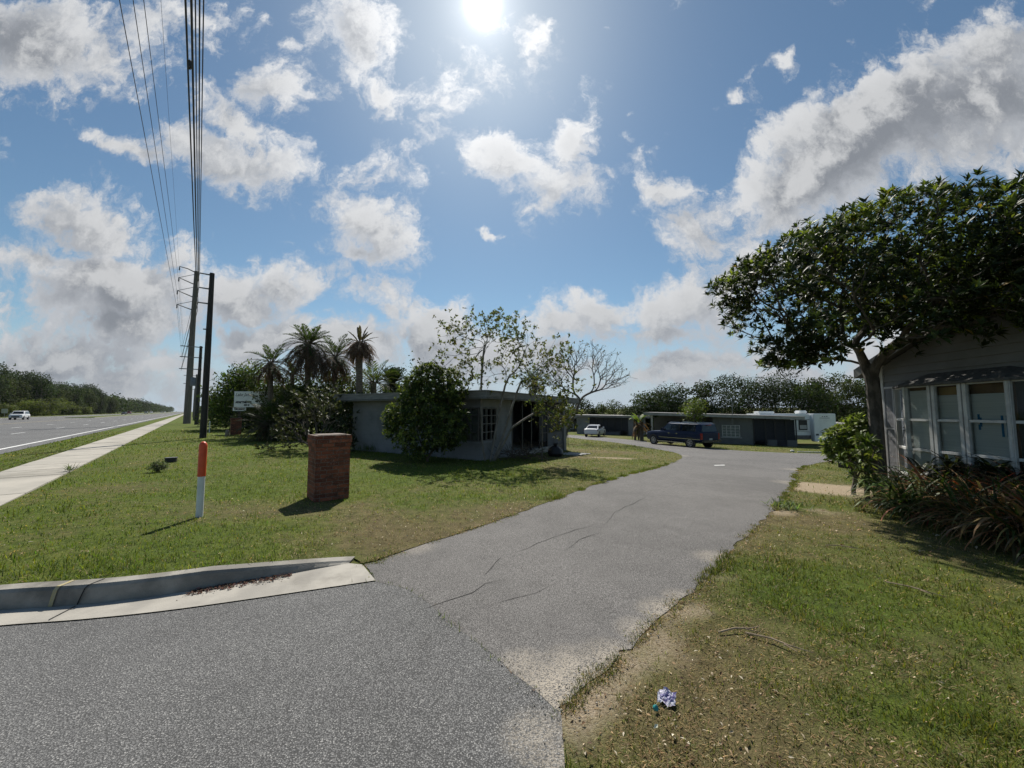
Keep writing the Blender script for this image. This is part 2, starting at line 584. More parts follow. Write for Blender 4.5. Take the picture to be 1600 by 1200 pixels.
    ng.links.new(math_(ng, 'ADD', math_(ng, 'MULTIPLY', acc, 1.6), math_(ng, 'MULTIPLY', math_(ng, 'SUBTRACT', n3, .5), 2.6)), go.inputs[1])

    def field(vec):
        g = nt.nodes.new('ShaderNodeGroup')
        g.node_tree = ng
        nt.links.new(vec, g.inputs[0])
        return g.outputs[0], g.outputs[1]
    f, body = field(chart)
    sx, sz = SUN.x / SUN.y, SUN.z / SUN.y
    to = nd(nt, 'ShaderNodeVectorMath', {0: (sx, sz, .4), 1: chart}, operation='SUBTRACT').outputs[0]
    tn = nd(nt, 'ShaderNodeVectorMath', {0: to}, operation='NORMALIZE').outputs[0]
    ts = nd(nt, 'ShaderNodeVectorMath', {0: tn, 'Scale': .075}, operation='SCALE').outputs[0]
    f2, _b = field(nd(nt, 'ShaderNodeVectorMath', {0: chart, 1: ts}, operation='ADD').outputs[0])
    mask = ramp(nt, f, .26, 1.08)
    thick = ramp(nt, math_(nt, 'ADD', math_(nt, 'MULTIPLY', body, .72), math_(nt, 'MULTIPLY', f, .28)), .72, 1.75)
    lit = ramp(nt, math_(nt, 'SUBTRACT', f, f2), -.35, .95)        # thinner towards the sun: a bright edge
    nn = nd(nt, 'ShaderNodeVectorMath', {0: tc.outputs['Generated']}, operation='NORMALIZE').outputs[0]
    dot = nd(nt, 'ShaderNodeVectorMath', {0: nn, 1: tuple(SUN)}, operation='DOT_PRODUCT').outputs['Value']
    dotc = math_(nt, 'MAXIMUM', dot, 0.0)
    near = math_(nt, 'POWER', dotc, 10.0)
    ccol = mix(nt, thick, (.68, .71, .76), (.315, .342, .385))
    ccol = mix(nt, math_(nt, 'MULTIPLY', lit, .66), ccol, (.98, .985, .99))
    gain = math_(nt, 'MULTIPLY_ADD', near, .26, .62)
    low = ramp(nt, cz, .0, .34)
    ccol = mix(nt, low, mix(nt, .42, ccol, (.36, .41, .475)), ccol)
    air = mix(nt, 1.0, sky.outputs[0], (.82, .95, .93), 'MULTIPLY')
    air = mix(nt, ramp(nt, cz, .30, -.02), air, (5.0, 5.9, 6.9))        # milky air low down
    b1 = nd(nt, 'ShaderNodeBackground', {0: air, 1: .074})
    b2 = nd(nt, 'ShaderNodeBackground', {0: ccol, 1: gain})
    mxs = nd(nt, 'ShaderNodeMixShader', {0: mask, 1: b1.outputs[0], 2: b2.outputs[0]})
    # the bright air round the sun, seen through thin cloud
    g1 = math_(nt, 'MULTIPLY', math_(nt, 'POWER', dotc, 5200.0), 3.0)
    g2 = math_(nt, 'MULTIPLY', math_(nt, 'POWER', dotc, 600.0), .32)
    g3 = math_(nt, 'MULTIPLY', math_(nt, 'POWER', dotc, 40.0), .13)
    gl = math_(nt, 'ADD', math_(nt, 'ADD', g1, g2), g3)
    b3 = nd(nt, 'ShaderNodeBackground', {0: (1.0, .98, .95, 1), 1: gl})
    ad = nd(nt, 'ShaderNodeAddShader', {0: mxs.outputs[0], 1: b3.outputs[0]})
    nd(nt, 'ShaderNodeOutputWorld', {0: ad.outputs[0]})
    w.cycles.sampling_method = 'MANUAL'
    w.cycles.sample_map_resolution = 1024
make_world()

S.view_settings.view_transform = 'Standard'
S.view_settings.look = 'None'
S.view_settings.exposure = .30
S.view_settings.gamma = 1.0
S.cycles.use_denoising = True
S.cycles.max_bounces = 6
S.cycles.transparent_max_bounces = 8
S.cycles.caustics_reflective = False
S.cycles.caustics_refractive = False
S.cycles.sample_clamp_indirect = 6.0

# ================================================================== layout of the ground
def xy(pts): return [(p.x, p.y) for p in (gp(*q) for q in pts)]
def spline(pts, n=6):
    """Catmull-Rom through 2-D points"""
    out = []
    for i in range(len(pts) - 1):
        p0, p1, p2, p3 = (np.array(pts[max(0, min(len(pts) - 1, j))]) for j in (i - 1, i, i + 1, i + 2))
        for k in range(n):
            t = k / n
            out.append(tuple(.5 * (2 * p1 + (p2 - p0) * t + (2 * p0 - 5 * p1 + 4 * p2 - p3) * t ** 2 + (3 * p1 - p0 - 3 * p2 + p3) * t ** 3)))
    return out + [tuple(pts[-1])]
def jag(pts, amp, seed=0):
    g = np.random.default_rng(seed)
    out = []
    for i in range(len(pts) - 1):
        a, b = np.array(pts[i]), np.array(pts[i + 1])
        L = np.linalg.norm(b - a)
        n = max(1, int(L / .14)) if L < 12 else max(1, int(L / .6))
        for k in range(n):
            q = a + (b - a) * k / n
            if k or i: q = q + g.normal(0, amp * min(1.5, .5 + np.hypot(*q) / 14), 2)
            out.append(tuple(q))
    return out + [tuple(pts[-1])]

EDGE_L = jag(spline(xy([(568, 882), (700, 840), (800, 806), (872, 779), (960, 748), (1025, 731), (1058, 720), (1066, 713), (1050, 706.5), (1010, 699.5), (960, 691.5), (905, 685.5), (872, 682)])), .012, 3)
EDGE_B = jag(spline(xy([(845, 677.5), (905, 680.5), (1000, 688.5), (1015, 691.5), (1120, 701.5), (1200, 706.5), (1262, 708.5), (1330, 710.5)])), .02, 4)
EDGE_R = jag(spline(xy([(1335, 718), (1300, 719.5), (1262, 728), (1245, 740), (1240, 758), (1215, 790), (1180, 826), (1150, 852), (1110, 897), (1080, 925), (1035, 962), (985, 1010), (930, 1060), (868, 1110)])), .022, 5)
SEAM = jag(xy([(868, 1110), (800, 1050), (700, 970), (640, 922), (590, 909.5), (568, 882)]), .008, 6)
DRIVE = EDGE_L[:-1] + [EDGE_L[-1]] + [tuple(np.array(EDGE_L[-1]) + np.array((-14, 5.5))), tuple(np.array(EDGE_B[0]) + np.array((-14, 6)))] + EDGE_B + [tuple(np.array(EDGE_B[-1]) + np.array((6, -1.0))), tuple(np.array(EDGE_R[0]) + np.array((5, -.6)))] + EDGE_R[:-1] + SEAM[:-1]

KERB = spline(xy([(-260, 984), (-120, 968), (0, 956), (130, 947), (262, 931), (412, 906), (545, 882)]))      # foot of the kerb face
GUT = spline(xy([(-260, 1012), (-120, 995), (0, 980), (130, 970), (262, 956), (412, 935), (587, 909)]))        # outer edge of the gutter pan
KERB[0] = (KERB[0][0], KERB[0][1])
def kerb_h(x): return .142 * np.clip((-1.75 - np.asarray(x)) / 1.15, 0, 1) ** .8 + .004
def kerb_y(x): return np.interp(x, [p[0] for p in KERB], [p[1] for p in KERB])

def bump(x, y):
    """the lawn stands a kerb's height above the street and falls away from it"""
    x, y = np.asarray(x, float), np.asarray(y, float)
    d = y - kerb_y(x)
    f = np.where((d > 0) & (x < -1.2), np.clip(1 - d / 4.5, 0, 1) ** 1.6, 0.0)
    return kerb_h(x) * f
LAWN = None
def gz(x, y):
    x, y = np.asarray(x, float), np.asarray(y, float)
    z = terr(x, y)
    if LAWN is not None:
        z = z + np.where(in_poly(x, y, LAWN), .012 + bump(x, y), 0.0)
    return z
def on(x, y): return Vector((x, y, float(gz(x, y))))

# dryness of the turf, 0 fresh green .. 1 straw / bare
DRYP = [(gp(*p), rx, ry, w) for p, rx, ry, w in (
    ((930, 1140), .8, .7, .34), ((1010, 1010), .5, .6, .32), ((1120, 1080), .8, .5, .15), ((1090, 960), .6, .6, .25), ((1200, 850), .9, .6, .35), ((1290, 810), 1.3, .8, .5),
    ((1160, 1180), .6, .4, .35), ((640, 852), 1.4, .9, .95), ((740, 818), 1.7, .8, .75), ((830, 792), 1.6, .6, .4), ((880, 760), 2.2, 1.0, .35), ((960, 706), 2.6, 1.6, .6), ((900, 715), 1.5, 1.0, .45),
    ((560, 800), 1.2, 1.0, .3), ((200, 760), 1.2, .6, .35), ((250, 790), 1.0, .5, .25), ((90, 880), .6, .35, .2), ((1020, 716), 2, 1.2, .25), ((420, 800), 1.4, .7, .25),
    ((1240, 1060), .4, .2, -.3), ((1430, 1120), .45, .22, -.6), ((1320, 905), 1.5, .5, -.30), ((1500, 960), 1.2, .6, -.22), ((720, 740), 2, 1.5, -.3), ((150, 905), 2, .3, -.5), ((380, 880), 1.2, .3, -.35))]
SANDP = [(gp(*p), rx, ry, w) for p, rx, ry, w in (
    ((1312, 765), 1.35, 1.15, 1.15), ((1280, 762), .7, .9, 1.0), ((1318, 722), 1.6, .8, 1.0), ((962, 716), 1.4, .5, .8), ((930, 703), .9, .5, .6), ((1260, 800), .8, .4, .4), ((895, 1130), .16, .3, .7), ((905, 1085), .25, .25, .8), ((960, 1045), .28, .2, .75), ((1010, 1000), .3, .25, .6), ((1060, 950), .3, .2, .55), ((1110, 905), .3, .2, .5), ((640, 862), .5, .12, .5), ((760, 822), .6, .12, .4), ((1215, 802), .3, .4, .3))]
def patchsum(x, y, P):
    s = np.zeros(np.shape(x))
    for c, rx, ry, w in P:
        s = s + w * np.exp(-(((x - c.x) / rx) ** 2 + ((y - c.y) / ry) ** 2))
    return s
def dry(x, y):
    base = .09 + np.where(np.asarray(x) > 1.0, .31, 0.0)
    return np.clip(base + patchsum(x, y, DRYP) + .9 * (fnoise(x, y, 1.3, 3) - .5) + .6 * (fnoise(x, y, .35, 8) - .5) + .5 * (vnoise(x, y, .11, 14) - .5), 0, 1)
def sand(x, y):
    return np.clip((patchsum(x, y, SANDP) + .7 * (fnoise(x, y, .5, 5) - .5) - .28) * 2.2, 0, 1)

# ------------------------------------------------------------------ ground materials
def grass_ground():
    m = bpy.data.materials.new('turf')
    nt = nodes(m)
    geo = nt.nodes.new('ShaderNodeNewGeometry')
    p = geo.outputs['Position']
    a = nd(nt, 'ShaderNodeAttribute', attribute_name='dry').outputs['Fac']
    s = nd(nt, 'ShaderNodeAttribute', attribute_name='sand').outputs['Fac']
    n0, n1, n2 = noise(nt, p, .45, 5), noise(nt, p, 7.0, 6, .7), noise(nt, p, 55.0, 5, .7)
    green = mix(nt, ramp(nt, n0, .3, .7), (.082, .122, .018), (.118, .145, .026))
    green = mix(nt, ramp(nt, n1, .42, .68), green, (.050, .076, .013))
    straw = mix(nt, ramp(nt, n1, .35, .7), (.165, .135, .066), (.085, .068, .034))
    f = math_(nt, 'ADD', a, math_(nt, 'MULTIPLY', math_(nt, 'SUBTRACT', n2, .5), .9), clamp=True)
    col = mix(nt, f, green, straw)
    col = mix(nt, ramp(nt, n2, .52, .75), col, (.040, .038, .016))
    sandc = mix(nt, ramp(nt, n2, .35, .68), (.42, .345, .25), (.24, .18, .115))
    fs = math_(nt, 'ADD', s, math_(nt, 'MULTIPLY', math_(nt, 'SUBTRACT', n1, .5), 1.2), clamp=True)
    col = mix(nt, math_(nt, 'MULTIPLY', fs, ramp(nt, s, .02, .3)), col, sandc)
    finish(nt, col, .95, 0, .1, n2, .9, .03)
    return m

def asphalt(name, c_dark, c_mid, c_stone, scale, stone=.62, big=(.9, 1.12), sandy=(), bs=.6):
    m = bpy.data.materials.new(name)
    nt = nodes(m)
    p = nt.nodes.new('ShaderNodeNewGeometry').outputs['Position']
    vo = nd(nt, 'ShaderNodeTexVoronoi', {'Vector': p, 'Scale': scale, 'Randomness': 1.0}, feature='F1')
    cell = nd(nt, 'ShaderNodeSeparateColor', {0: vo.outputs['Color']})
    n0, n1, n2 = noise(nt, p, .35, 4), noise(nt, p, 2.3, 6, .65), noise(nt, p, scale * 2.2, 3, .7)
    col = mix(nt, ramp(nt, cell.outputs[0], .15, .85, False), c_dark, c_mid)
    col = mix(nt, ramp(nt, cell.outputs[1], stone, min(1.0, stone + .22)), col, c_stone)
    col = mix(nt, ramp(nt, vo.outputs['Distance'], .30, .62), col, tuple(x * .45 for x in c_dark))
    tone = mix(nt, ramp(nt, math_(nt, 'ADD', math_(nt, 'MULTIPLY', n0, .6), math_(nt, 'MULTIPLY', n1, .4)), .36, .64), (big[0],) * 3, (big[1],) * 3)
    n3 = noise(nt, p, 1.1, 5, .7, 1.2)
    tone = mix(nt, math_(nt, 'MULTIPLY', ramp(nt, n3, .60, .72), .42), tone, (.62, .61, .60))          # oil and damp stains
    col = mix(nt, 1.0, col, tone, 'MULTIPLY')
    acc = None
    for c, r, w in sandy:
        d = nd(nt, 'ShaderNodeVectorMath', {0: p, 1: tuple(c)}, operation='DISTANCE').outputs['Value']
        k = math_(nt, 'MULTIPLY', ramp(nt, d, r, 0.0), w)
        acc = k if acc is None else math_(nt, 'MAXIMUM', acc, k)
    if acc is not None:
        k = math_(nt, 'ADD', acc, math_(nt, 'MULTIPLY', math_(nt, 'SUBTRACT', n1, .5), .5), clamp=True)
        k = math_(nt, 'MULTIPLY', k, ramp(nt, acc, .0, .25))
        k = math_(nt, 'MULTIPLY', k, ramp(nt, math_(nt, 'ADD', n2, cell.outputs[0]), .55, 1.15))
        col = mix(nt, k, col, (.40, .35, .28))
    hgt = math_(nt, 'ADD', math_(nt, 'MULTIPLY', math_(nt, 'SUBTRACT', 1.0, vo.outputs['Distance']), .8), math_(nt, 'MULTIPLY', n2, .4))
    finish(nt, col, .86, 0, .32, hgt, bs, .006)
    return m

MAT = {}
MAT['turf'] = grass_ground()
_sd = [(gp(862, 1078), .45, .8), (gp(905, 1050), .42, .72), (gp(820, 1040), .28, .55), (gp(1000, 985), .3, .55), (gp(955, 1030), .35, .7), (gp(1060, 932), .25, .45), (gp(1120, 872), .4, .5), (gp(1240, 755), .8, .6),
       (gp(1040, 955), .35, .7), (gp(650, 857), .4, .35), (gp(1255, 735), 1.1, .6), (gp(1060, 712), 1.0, .5)]
MAT['street'] = asphalt('coarse_asphalt', (.135, .134, .133), (.215, .212, .208), (.38, .372, .355), 125, .78, (.86, 1.12), [(gp(840, 1150), .3, .5), (gp(868, 1190), .3, .5)])
MAT['drive'] = asphalt('worn_asphalt', (.150, .142, .136), (.225, .214, .205), (.33, .315, .295), 130, .86, (.84, 1.13), _sd, .3)
MAT['highway'] = asphalt('highway_asphalt', (.155, .155, .155), (.21, .21, .21), (.30, .30, .30), 60, .8, (.88, 1.1), (), .2)
MAT['concrete'] = M('old_concrete', (.38, .355, .31), (.28, .262, .232), 2.6, .9, bump=.3, bscale=90, dirt=(.15, .135, .115))
MAT['kerbface'] = M('kerb_concrete', (.31, .29, .255), (.19, .178, .156), 3.6, .9, bump=.4, bscale=80, dirt=(.11, .102, .088))
MAT['walk'] = M('pale_concrete', (.40, .37, .32), (.32, .30, .26), 1.1, .9, bump=.2, bscale=70, dirt=(.20, .185, .155))
MAT['white_line'] = M('road_paint_white', (.70, .70, .68), (.45, .45, .44), 2.5, .7, lo=.45, hi=.75)
MAT['yellow_line'] = M('road_paint_yellow', (.55, .42, .16), (.34, .29, .17), 2.5, .7)
MAT['crack'] = M('crack_dark', (.028, .026, .024), None, 20, .95)

# ------------------------------------------------------------------ sheets
def axis(fine0, fine1, step, lo, hi, grow=1.22):
    a = list(np.arange(fine0, fine1 + 1e-6, step))
    s = step
    while a[-1] < hi: s *= grow; a.append(a[-1] + s)
    s = step
    b = []
    q = fine0
    while q > lo: s *= grow; q -= s; b.append(q)
    return np.array(b[::-1] + a)
gx = axis(-9, 12, .22, -2500, 2500, 1.09)
gy = axis(.5, 14, .22, -300, 2500, 1.09)
XX, YY = np.meshgrid(gx, gy)
V = np.stack([XX, YY, terr(XX, YY)], -1).reshape(-1, 3)
nx, ny = len(gx), len(gy)
ii = (np.arange(ny - 1)[:, None] * nx + np.arange(nx - 1)[None, :]).ravel()
fc = np.stack([ii, ii + 1, ii + nx + 1, ii + nx], 1)
ground = np_mesh('ground', V, [fc], MAT['turf'], smooth=True, attrs={'dry': dry(V[:, 0], V[:, 1]), 'sand': sand(V[:, 0], V[:, 1])})
tag(ground, 'sloping turf ground under the whole lot', kind='structure')

def sheet(name, poly, mat, zf, step=.4, kind='structure', attrs=False, parent=None, holes=()):
    """flat sheet laid over the ground inside a polygon"""
    P = [tuple(map(float, p[:2])) for p in poly]
    xs, ys = [p[0] for p in P], [p[1] for p in P]
    gx, gy = np.arange(min(xs), max(xs), step), np.arange(min(ys), max(ys), step)
    A, B = np.meshgrid(gx, gy)
    A, B = A.ravel(), B.ravel()
    k = in_poly(A, B, P)
    A, B = A[k], B[k]
    vs = [Vector(p) for p in P] + [Vector((a, b)) for a, b in zip(A, B)]
    n = len(P)
    v2, e2, f2, *_ = delaunay_2d_cdt(vs, [(i, (i + 1) % n) for i in range(n)], [list(range(n))], 1, 1e-5)
    vx, vy = np.array([v.x for v in v2]), np.array([v.y for v in v2])
    Vv = np.stack([vx, vy, zf(vx, vy)], 1)
    F3 = np.array([f for f in f2 if len(f) == 3])
    a, b, c = (Vv[F3[:, i], :2] for i in range(3))
    flip = ((b - a)[:, 0] * (c - a)[:, 1] - (b - a)[:, 1] * (c - a)[:, 0]) < 0
    F3[flip] = F3[flip][:, ::-1]
    at_ = {'dry': dry(vx, vy), 'sand': sand(vx, vy)} if attrs else None
    o = np_mesh(name, Vv, [F3], mat, parent, attrs=at_)
    if parent is None: tag(o, None, kind=kind)
    return o

# left lawn, raised behind the kerb
el = [p for p in EDGE_L if p[1] < 13]
BACK = [(p[0] + .0, p[1] + .13) for p in KERB]
sw_near = [rd(s, 2.42) for s in (13.5, 9, 6, 4.2)]
LAWN = [p for p in BACK if p[0] > sw_near[-1][0] and p[0] < -1.76] + el + [(-1.5, 14.2), (-6.5, 16.6)] + sw_near
lawn = sheet('lawn', LAWN, MAT['turf'], lambda x, y: terr(x, y) + .012 + bump(x, y), .16, attrs=True)
tag(lawn, 'green lawn behind the kerb around the bollard and brick pillar')

street = [(.9, -6), tuple(gp(884, 1215).xy), (gp(868, 1110).x + .03, gp(868, 1110).y)] + SEAM[1:-2] + [GUT[-1]] + GUT[::-1][1:] + [(-12, GUT[0][1] + .6), (-13, -6)]
o = sheet('street', street, MAT['street'], lambda x, y: terr(x, y) + .0055, .5)
tag(o, 'dark coarse asphalt of the side street')
o = sheet('driveway', DRIVE, MAT['drive'], lambda x, y: terr(x, y) + .0065, .45)
tag(o, 'pale worn asphalt driveway curving into the lot')
drive = o

def ribbon(pts, w, zf, g, taper=True):
    """crooked thin strip"""
    mb = MB()
    n = len(pts)
    L_, R_ = [], []
    for i, p in enumerate(pts):
        a, b = np.array(pts[max(0, i - 1)]), np.array(pts[min(n - 1, i + 1)])
        d = (b - a) / max(np.linalg.norm(b - a), 1e-6)
        q = np.array((-d[1], d[0])) * w * (g.uniform(.4, 1.3)) * (math.sin(math.pi * (i + .3) / (n)) if taper else 1) / 2
        for s, lst in ((1, L_), (-1, R_)):
            z = np.array(p) + q * s
            lst.append((z[0], z[1], float(zf(z[0], z[1]))))
    for i in range(n - 1): mb.quad(L_[i], L_[i + 1], R_[i + 1], R_[i])
    return mb
gck = np.random.default_rng(5)
for pts in ([(655, 955), (700, 940), (738, 928), (762, 912), (792, 906)], [(775, 944), (800, 937), (838, 928), (862, 915)], [(757, 900), (775, 880), (783, 872)], [(945, 822), (962, 800), (1000, 783), (1012, 775)],
            [(882, 862), (905, 845), (942, 832)], [(1000, 772), (1060, 757), (1120, 752), (1170, 746)], [(790, 870), (840, 850), (870, 838), (930, 820)]):
    cr = jag(xy(pts), .012, int(pts[0][0]))
    ribbon(cr, .009, lambda x, y: terr(x, y) + .0095, gck).build('crack', MAT['crack'], drive)

# kerb and gutter
mb = MB()
rows = []
for i, (x, y) in enumerate(KERB):
    h = float(kerb_h(x)); z = float(terr(x, y))
    y += .004
    prof = [(y, z + .013), (y + .018 * h / .14, z + h * .55), (y + .032, z + h - .012 * h / .14), (y + .052, z + h + .012), (y + .165, z + h + .014), (y + .185, z - .1)]
    rows.append([(x, a, b) for a, b in prof])
m = len(rows[0])
for i in range(len(rows) - 1):
    for k in range(m - 1): mb.quad(rows[i][k], rows[i][k + 1], rows[i + 1][k + 1], rows[i + 1][k])
mb.add(rows[-1], [tuple(range(m))])
kerb = mb.build('kerb', MAT['kerbface'], smooth=True)
tag(kerb, 'weathered concrete kerb tapering down at the driveway mouth', 'kerb', kind='structure')
gut_poly = GUT + [tuple(gp(566, 884).xy)] + KERB[::-1]
o = sheet('gutter', gut_poly, MAT['concrete'], lambda x, y: terr(x, y) + .014, .3)
tag(o, 'pale concrete gutter strip in front of the kerb')
gut = o
# joint across kerb and gutter, yellow survey mark
def kerb_strip(name, px, w, mat, lean=0.0):
    j = MB()
    x0 = gp(px, kerb_y_px(px)).x
    y0 = float(kerb_y(x0)); h = float(kerb_h(x0)); z = float(terr(x0, y0))
    pr_ = [(y0 - .002, z + .016), (y0 + .012 * h / .14, z + h * .55), (y0 + .028, z + h - .008 * h / .14), (y0 + .050, z + h + .0155), (y0 + .167, z + h + .0175)]
    for k in range(4):
        (a, b), (c, d) = pr_[k], pr_[k + 1]
        j.quad((x0 - w / 2 + lean * k, a, b), (x0 + w / 2 + lean * k, a, b), (x0 + w / 2 + lean * (k + 1), c, d), (x0 - w / 2 + lean * (k + 1), c, d))
    return j.build(name, mat, kerb)
def kerb_y_px(px): return np.interp(px, [0, 130, 262, 412, 545], [956, 947, 931, 906, 882])
kerb_strip('joint', 121, .012, MAT['crack'], .012)
MAT['survey'] = M('yellow_survey_paint', (.40, .31, .10), (.33, .30, .20), 60, .8, lo=.25, hi=.6)
kerb_strip('paint_mark', 79, .035, MAT['survey'], 0)
j = MB()
a, b = gp(76, 972), gp(118, 950)
j.quad((a.x - .006, a.y, .0165), (a.x + .006, a.y, .0165), (b.x + .006, b.y, .0165), (b.x - .006, b.y, .0165))
j.build('joint', MAT['crack'], gut)

# highway: strips along s
def strip(name, s0, s1, t0, t1, z, mat, label=None, parent=None, n=60, kind='structure'):
    ss = s0 + (s1 - s0) * (np.linspace(0, 1, n + 1) ** (1.8 if s1 - s0 > 300 else 1))
    A = np.array([[*rd(s, t0), z] for s in ss]); B = np.array([[*rd(s, t1), z] for s in ss])
    V = np.concatenate([A, B]); i = np.arange(n)
    o = np_mesh(name, V, [np.stack([i, i + 1, i + n + 2, i + n + 1], 1)], mat, parent)
    if parent is None: tag(o, label, kind=kind)
    return o
hw = strip('highway', -60, 2300, 5.55, 19.6, .012, MAT['highway'], 'wide grey asphalt highway carriageway nearest the sidewalk')
hw2 = strip('highway', -60, 2300, 24.6, 37, .012, MAT['highway'], 'far grey asphalt carriageway beyond the grass median')
op = strip('highway_opening', -60, 146, 19.6, 24.6, .012, MAT['highway'], 'asphalt turning opening before the median')
strip('edge_line', -60, 2300, 6.18, 6.34, .018, MAT['white_line'], parent=hw)
strip('edge_line', 130, 2300, 18.75, 18.90, .018, MAT['yellow_line'], parent=hw)
strip('edge_line', -60, 2300, 36.0, 36.15, .018, MAT['white_line'], parent=hw2)
strip('edge_line', 150, 2300, 25.3, 25.45, .018, MAT['yellow_line'], parent=hw2)
strip('edge_line', -60, 140, 18.75, 18.92, .018, MAT['yellow_line'], parent=hw)
def dashes(parent, t, s0, s1, gap=12.2, ln=3.1):
    mb = MB()
    s = s0
    while s < s1:
        a, b, c, d = (rd(*q) for q in ((s, t - .06), (s + ln, t - .06), (s + ln, t + .06), (s, t + .06)))
        mb.quad((*a, .0185), (*b, .0185), (*c, .0185), (*d, .0185))
        s += gap
    mb.build('lane_dashes', MAT['white_line'], parent)
dashes(hw, 9.95, -40.5, 700)
dashes(hw, 13.6, -36.2, 700)
dashes(hw2, 29.2, 0, 500)
dashes(hw2, 32.6, 4, 500)
med = strip('median', 150, 2300, 19.6, 24.6, .12, MAT['turf'], 'low grass median strip between the carriageways')
mk = MB()
for (s0, s1, t) in ((150, 2300, 19.55), (150, 2300, 24.65)):
    a, b = rd(s0, t), rd(s1, t)
    mk.bar((*a, .06), (*b, .06), .18, .13)
a, b = rd(149.9, 19.5), rd(149.9, 24.7)
mk.bar((*a, .06), (*b, .06), .18, .13)
mk.build('kerb_edge', MAT['concrete'], med)
# sidewalk in slabs
swp = [rd(s, 2.42) for s in np.linspace(4.25, 400, 160)]
swq = [rd(s, 3.86) for s in np.linspace(400, 5.05, 160)]
mb = MB()
s = 4.6
i = 0
side = None
first = True
while s < 420:
    ln = 1.52 if s < 60 else 6.1
    a, b, c, d = (rd(*q) for q in ((s, 2.45), (s + ln - .035, 2.45), (s + ln - .035, 3.85), (s, 3.85)))
    tz = .035 + rnd.uniform(-.006, .006)
    mb.hexa([(*a, -.05), (*b, -.05), (*c, -.05), (*d, -.05), (*a, tz), (*b, tz), (*c, tz), (*d, tz)])
    s += ln
side = mb.build('sidewalk', MAT['walk'])
tag(side, 'pale concrete slab sidewalk beside the highway', kind='structure')

# ================================================================== more materials
MAT['block'] = M('grey_painted_block', (.34, .34, .35), (.29, .29, .30), 1.6, .85, bump=.15, bscale=45, dirt=(.22, .215, .20))
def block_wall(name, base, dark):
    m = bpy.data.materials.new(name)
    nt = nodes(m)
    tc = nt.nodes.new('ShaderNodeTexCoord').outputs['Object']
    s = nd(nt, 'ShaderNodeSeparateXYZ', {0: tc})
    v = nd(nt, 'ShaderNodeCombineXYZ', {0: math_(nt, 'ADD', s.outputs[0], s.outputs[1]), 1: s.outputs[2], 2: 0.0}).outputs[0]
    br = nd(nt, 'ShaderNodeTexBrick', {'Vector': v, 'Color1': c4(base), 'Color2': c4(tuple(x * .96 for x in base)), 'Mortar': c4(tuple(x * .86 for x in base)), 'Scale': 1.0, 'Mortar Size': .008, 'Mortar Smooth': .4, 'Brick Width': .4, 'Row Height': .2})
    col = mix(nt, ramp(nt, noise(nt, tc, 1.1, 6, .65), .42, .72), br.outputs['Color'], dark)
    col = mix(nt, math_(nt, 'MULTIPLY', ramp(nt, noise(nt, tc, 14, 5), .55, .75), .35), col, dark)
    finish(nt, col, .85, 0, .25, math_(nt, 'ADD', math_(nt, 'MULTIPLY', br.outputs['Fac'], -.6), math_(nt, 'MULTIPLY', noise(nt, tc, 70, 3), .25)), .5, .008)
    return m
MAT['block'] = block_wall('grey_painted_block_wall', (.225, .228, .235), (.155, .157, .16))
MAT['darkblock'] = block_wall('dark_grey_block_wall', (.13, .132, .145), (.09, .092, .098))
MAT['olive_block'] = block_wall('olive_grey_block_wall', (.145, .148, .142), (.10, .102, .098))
MAT['fascia'] = M('grey_fascia', (.24, .235, .23), (.17, .165, .16), 2.2, .8, bump=.1, stretch=(1, 1, 6))
MAT['pale_fascia'] = M('pale_fascia', (.36, .35, .33), (.27, .26, .245), 2.2, .8)
MAT['roofing'] = M('gravel_roof', (.30, .29, .28), (.19, .185, .18), 6, .95, bump=.4)
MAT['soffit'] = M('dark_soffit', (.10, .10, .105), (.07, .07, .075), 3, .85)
MAT['black'] = M('black_trim', (.015, .015, .016), (.025, .025, .025), 9, .5)
MAT['darkscreen'] = M('dark_screen', (.022, .024, .03), (.034, .036, .042), 14, .9)
MAT['interior'] = M('dark_interior', (.05, .05, .06), (.03, .03, .035), 2, .9)
MAT['glass'] = bpy.data.materials.new('dark_glass')
finish(nodes(MAT['glass']), (.012, .014, .016), .06, 0, .6)
MAT['clear'] = bpy.data.materials.new('window_glass')
def _clear():
    nt = nodes(MAT['clear'])
    t = nd(nt, 'ShaderNodeBsdfTransparent', {0: (.82, .86, .85, 1)})
    g = nd(nt, 'ShaderNodeBsdfGlossy', {'Color': (.9, .95, 1, 1), 'Roughness': .04})
    fr = nd(nt, 'ShaderNodeFresnel', {'IOR': 1.25})
    mx = nd(nt, 'ShaderNodeMixShader', {0: fr.outputs[0], 1: t.outputs[0], 2: g.outputs[0]})
    nd(nt, 'ShaderNodeOutputMaterial', {0: mx.outputs[0]})
_clear()
MAT['white_frame'] = M('white_frame', (.60, .60, .58), (.46, .45, .43), 4, .55, dirt=(.30, .29, .26))
MAT['grey_frame'] = M('grey_frame', (.12, .115, .105), (.09, .085, .08), 5, .6)
MAT['curtain'] = M('pale_curtain', (.50, .49, .46), (.40, .39, .37), 3, .9, stretch=(8, 8, .4))
MAT['blind'] = None
MAT['siding'] = M('grey_lap_siding', (.20, .197, .192), (.165, .162, .157), 1.4, .75, dirt=(.115, .111, .104))
MAT['shutter'] = M('pale_shutter', (.40, .40, .42), (.34, .34, .355), 3, .6)
MAT['shingle'] = M('dark_shingle', (.115, .112, .108), (.075, .073, .07), 14, .95, bump=.6, bscale=30)
MAT['orange'] = M('orange_plastic', (.72, .085, .022), (.60, .065, .018), 9, .42, spec=.5, dirt=(.42, .06, .02))
MAT['white_plastic'] = M('white_plastic', (.74, .75, .77), (.62, .63, .64), 5, .45, spec=.5, dirt=(.45, .43, .38))
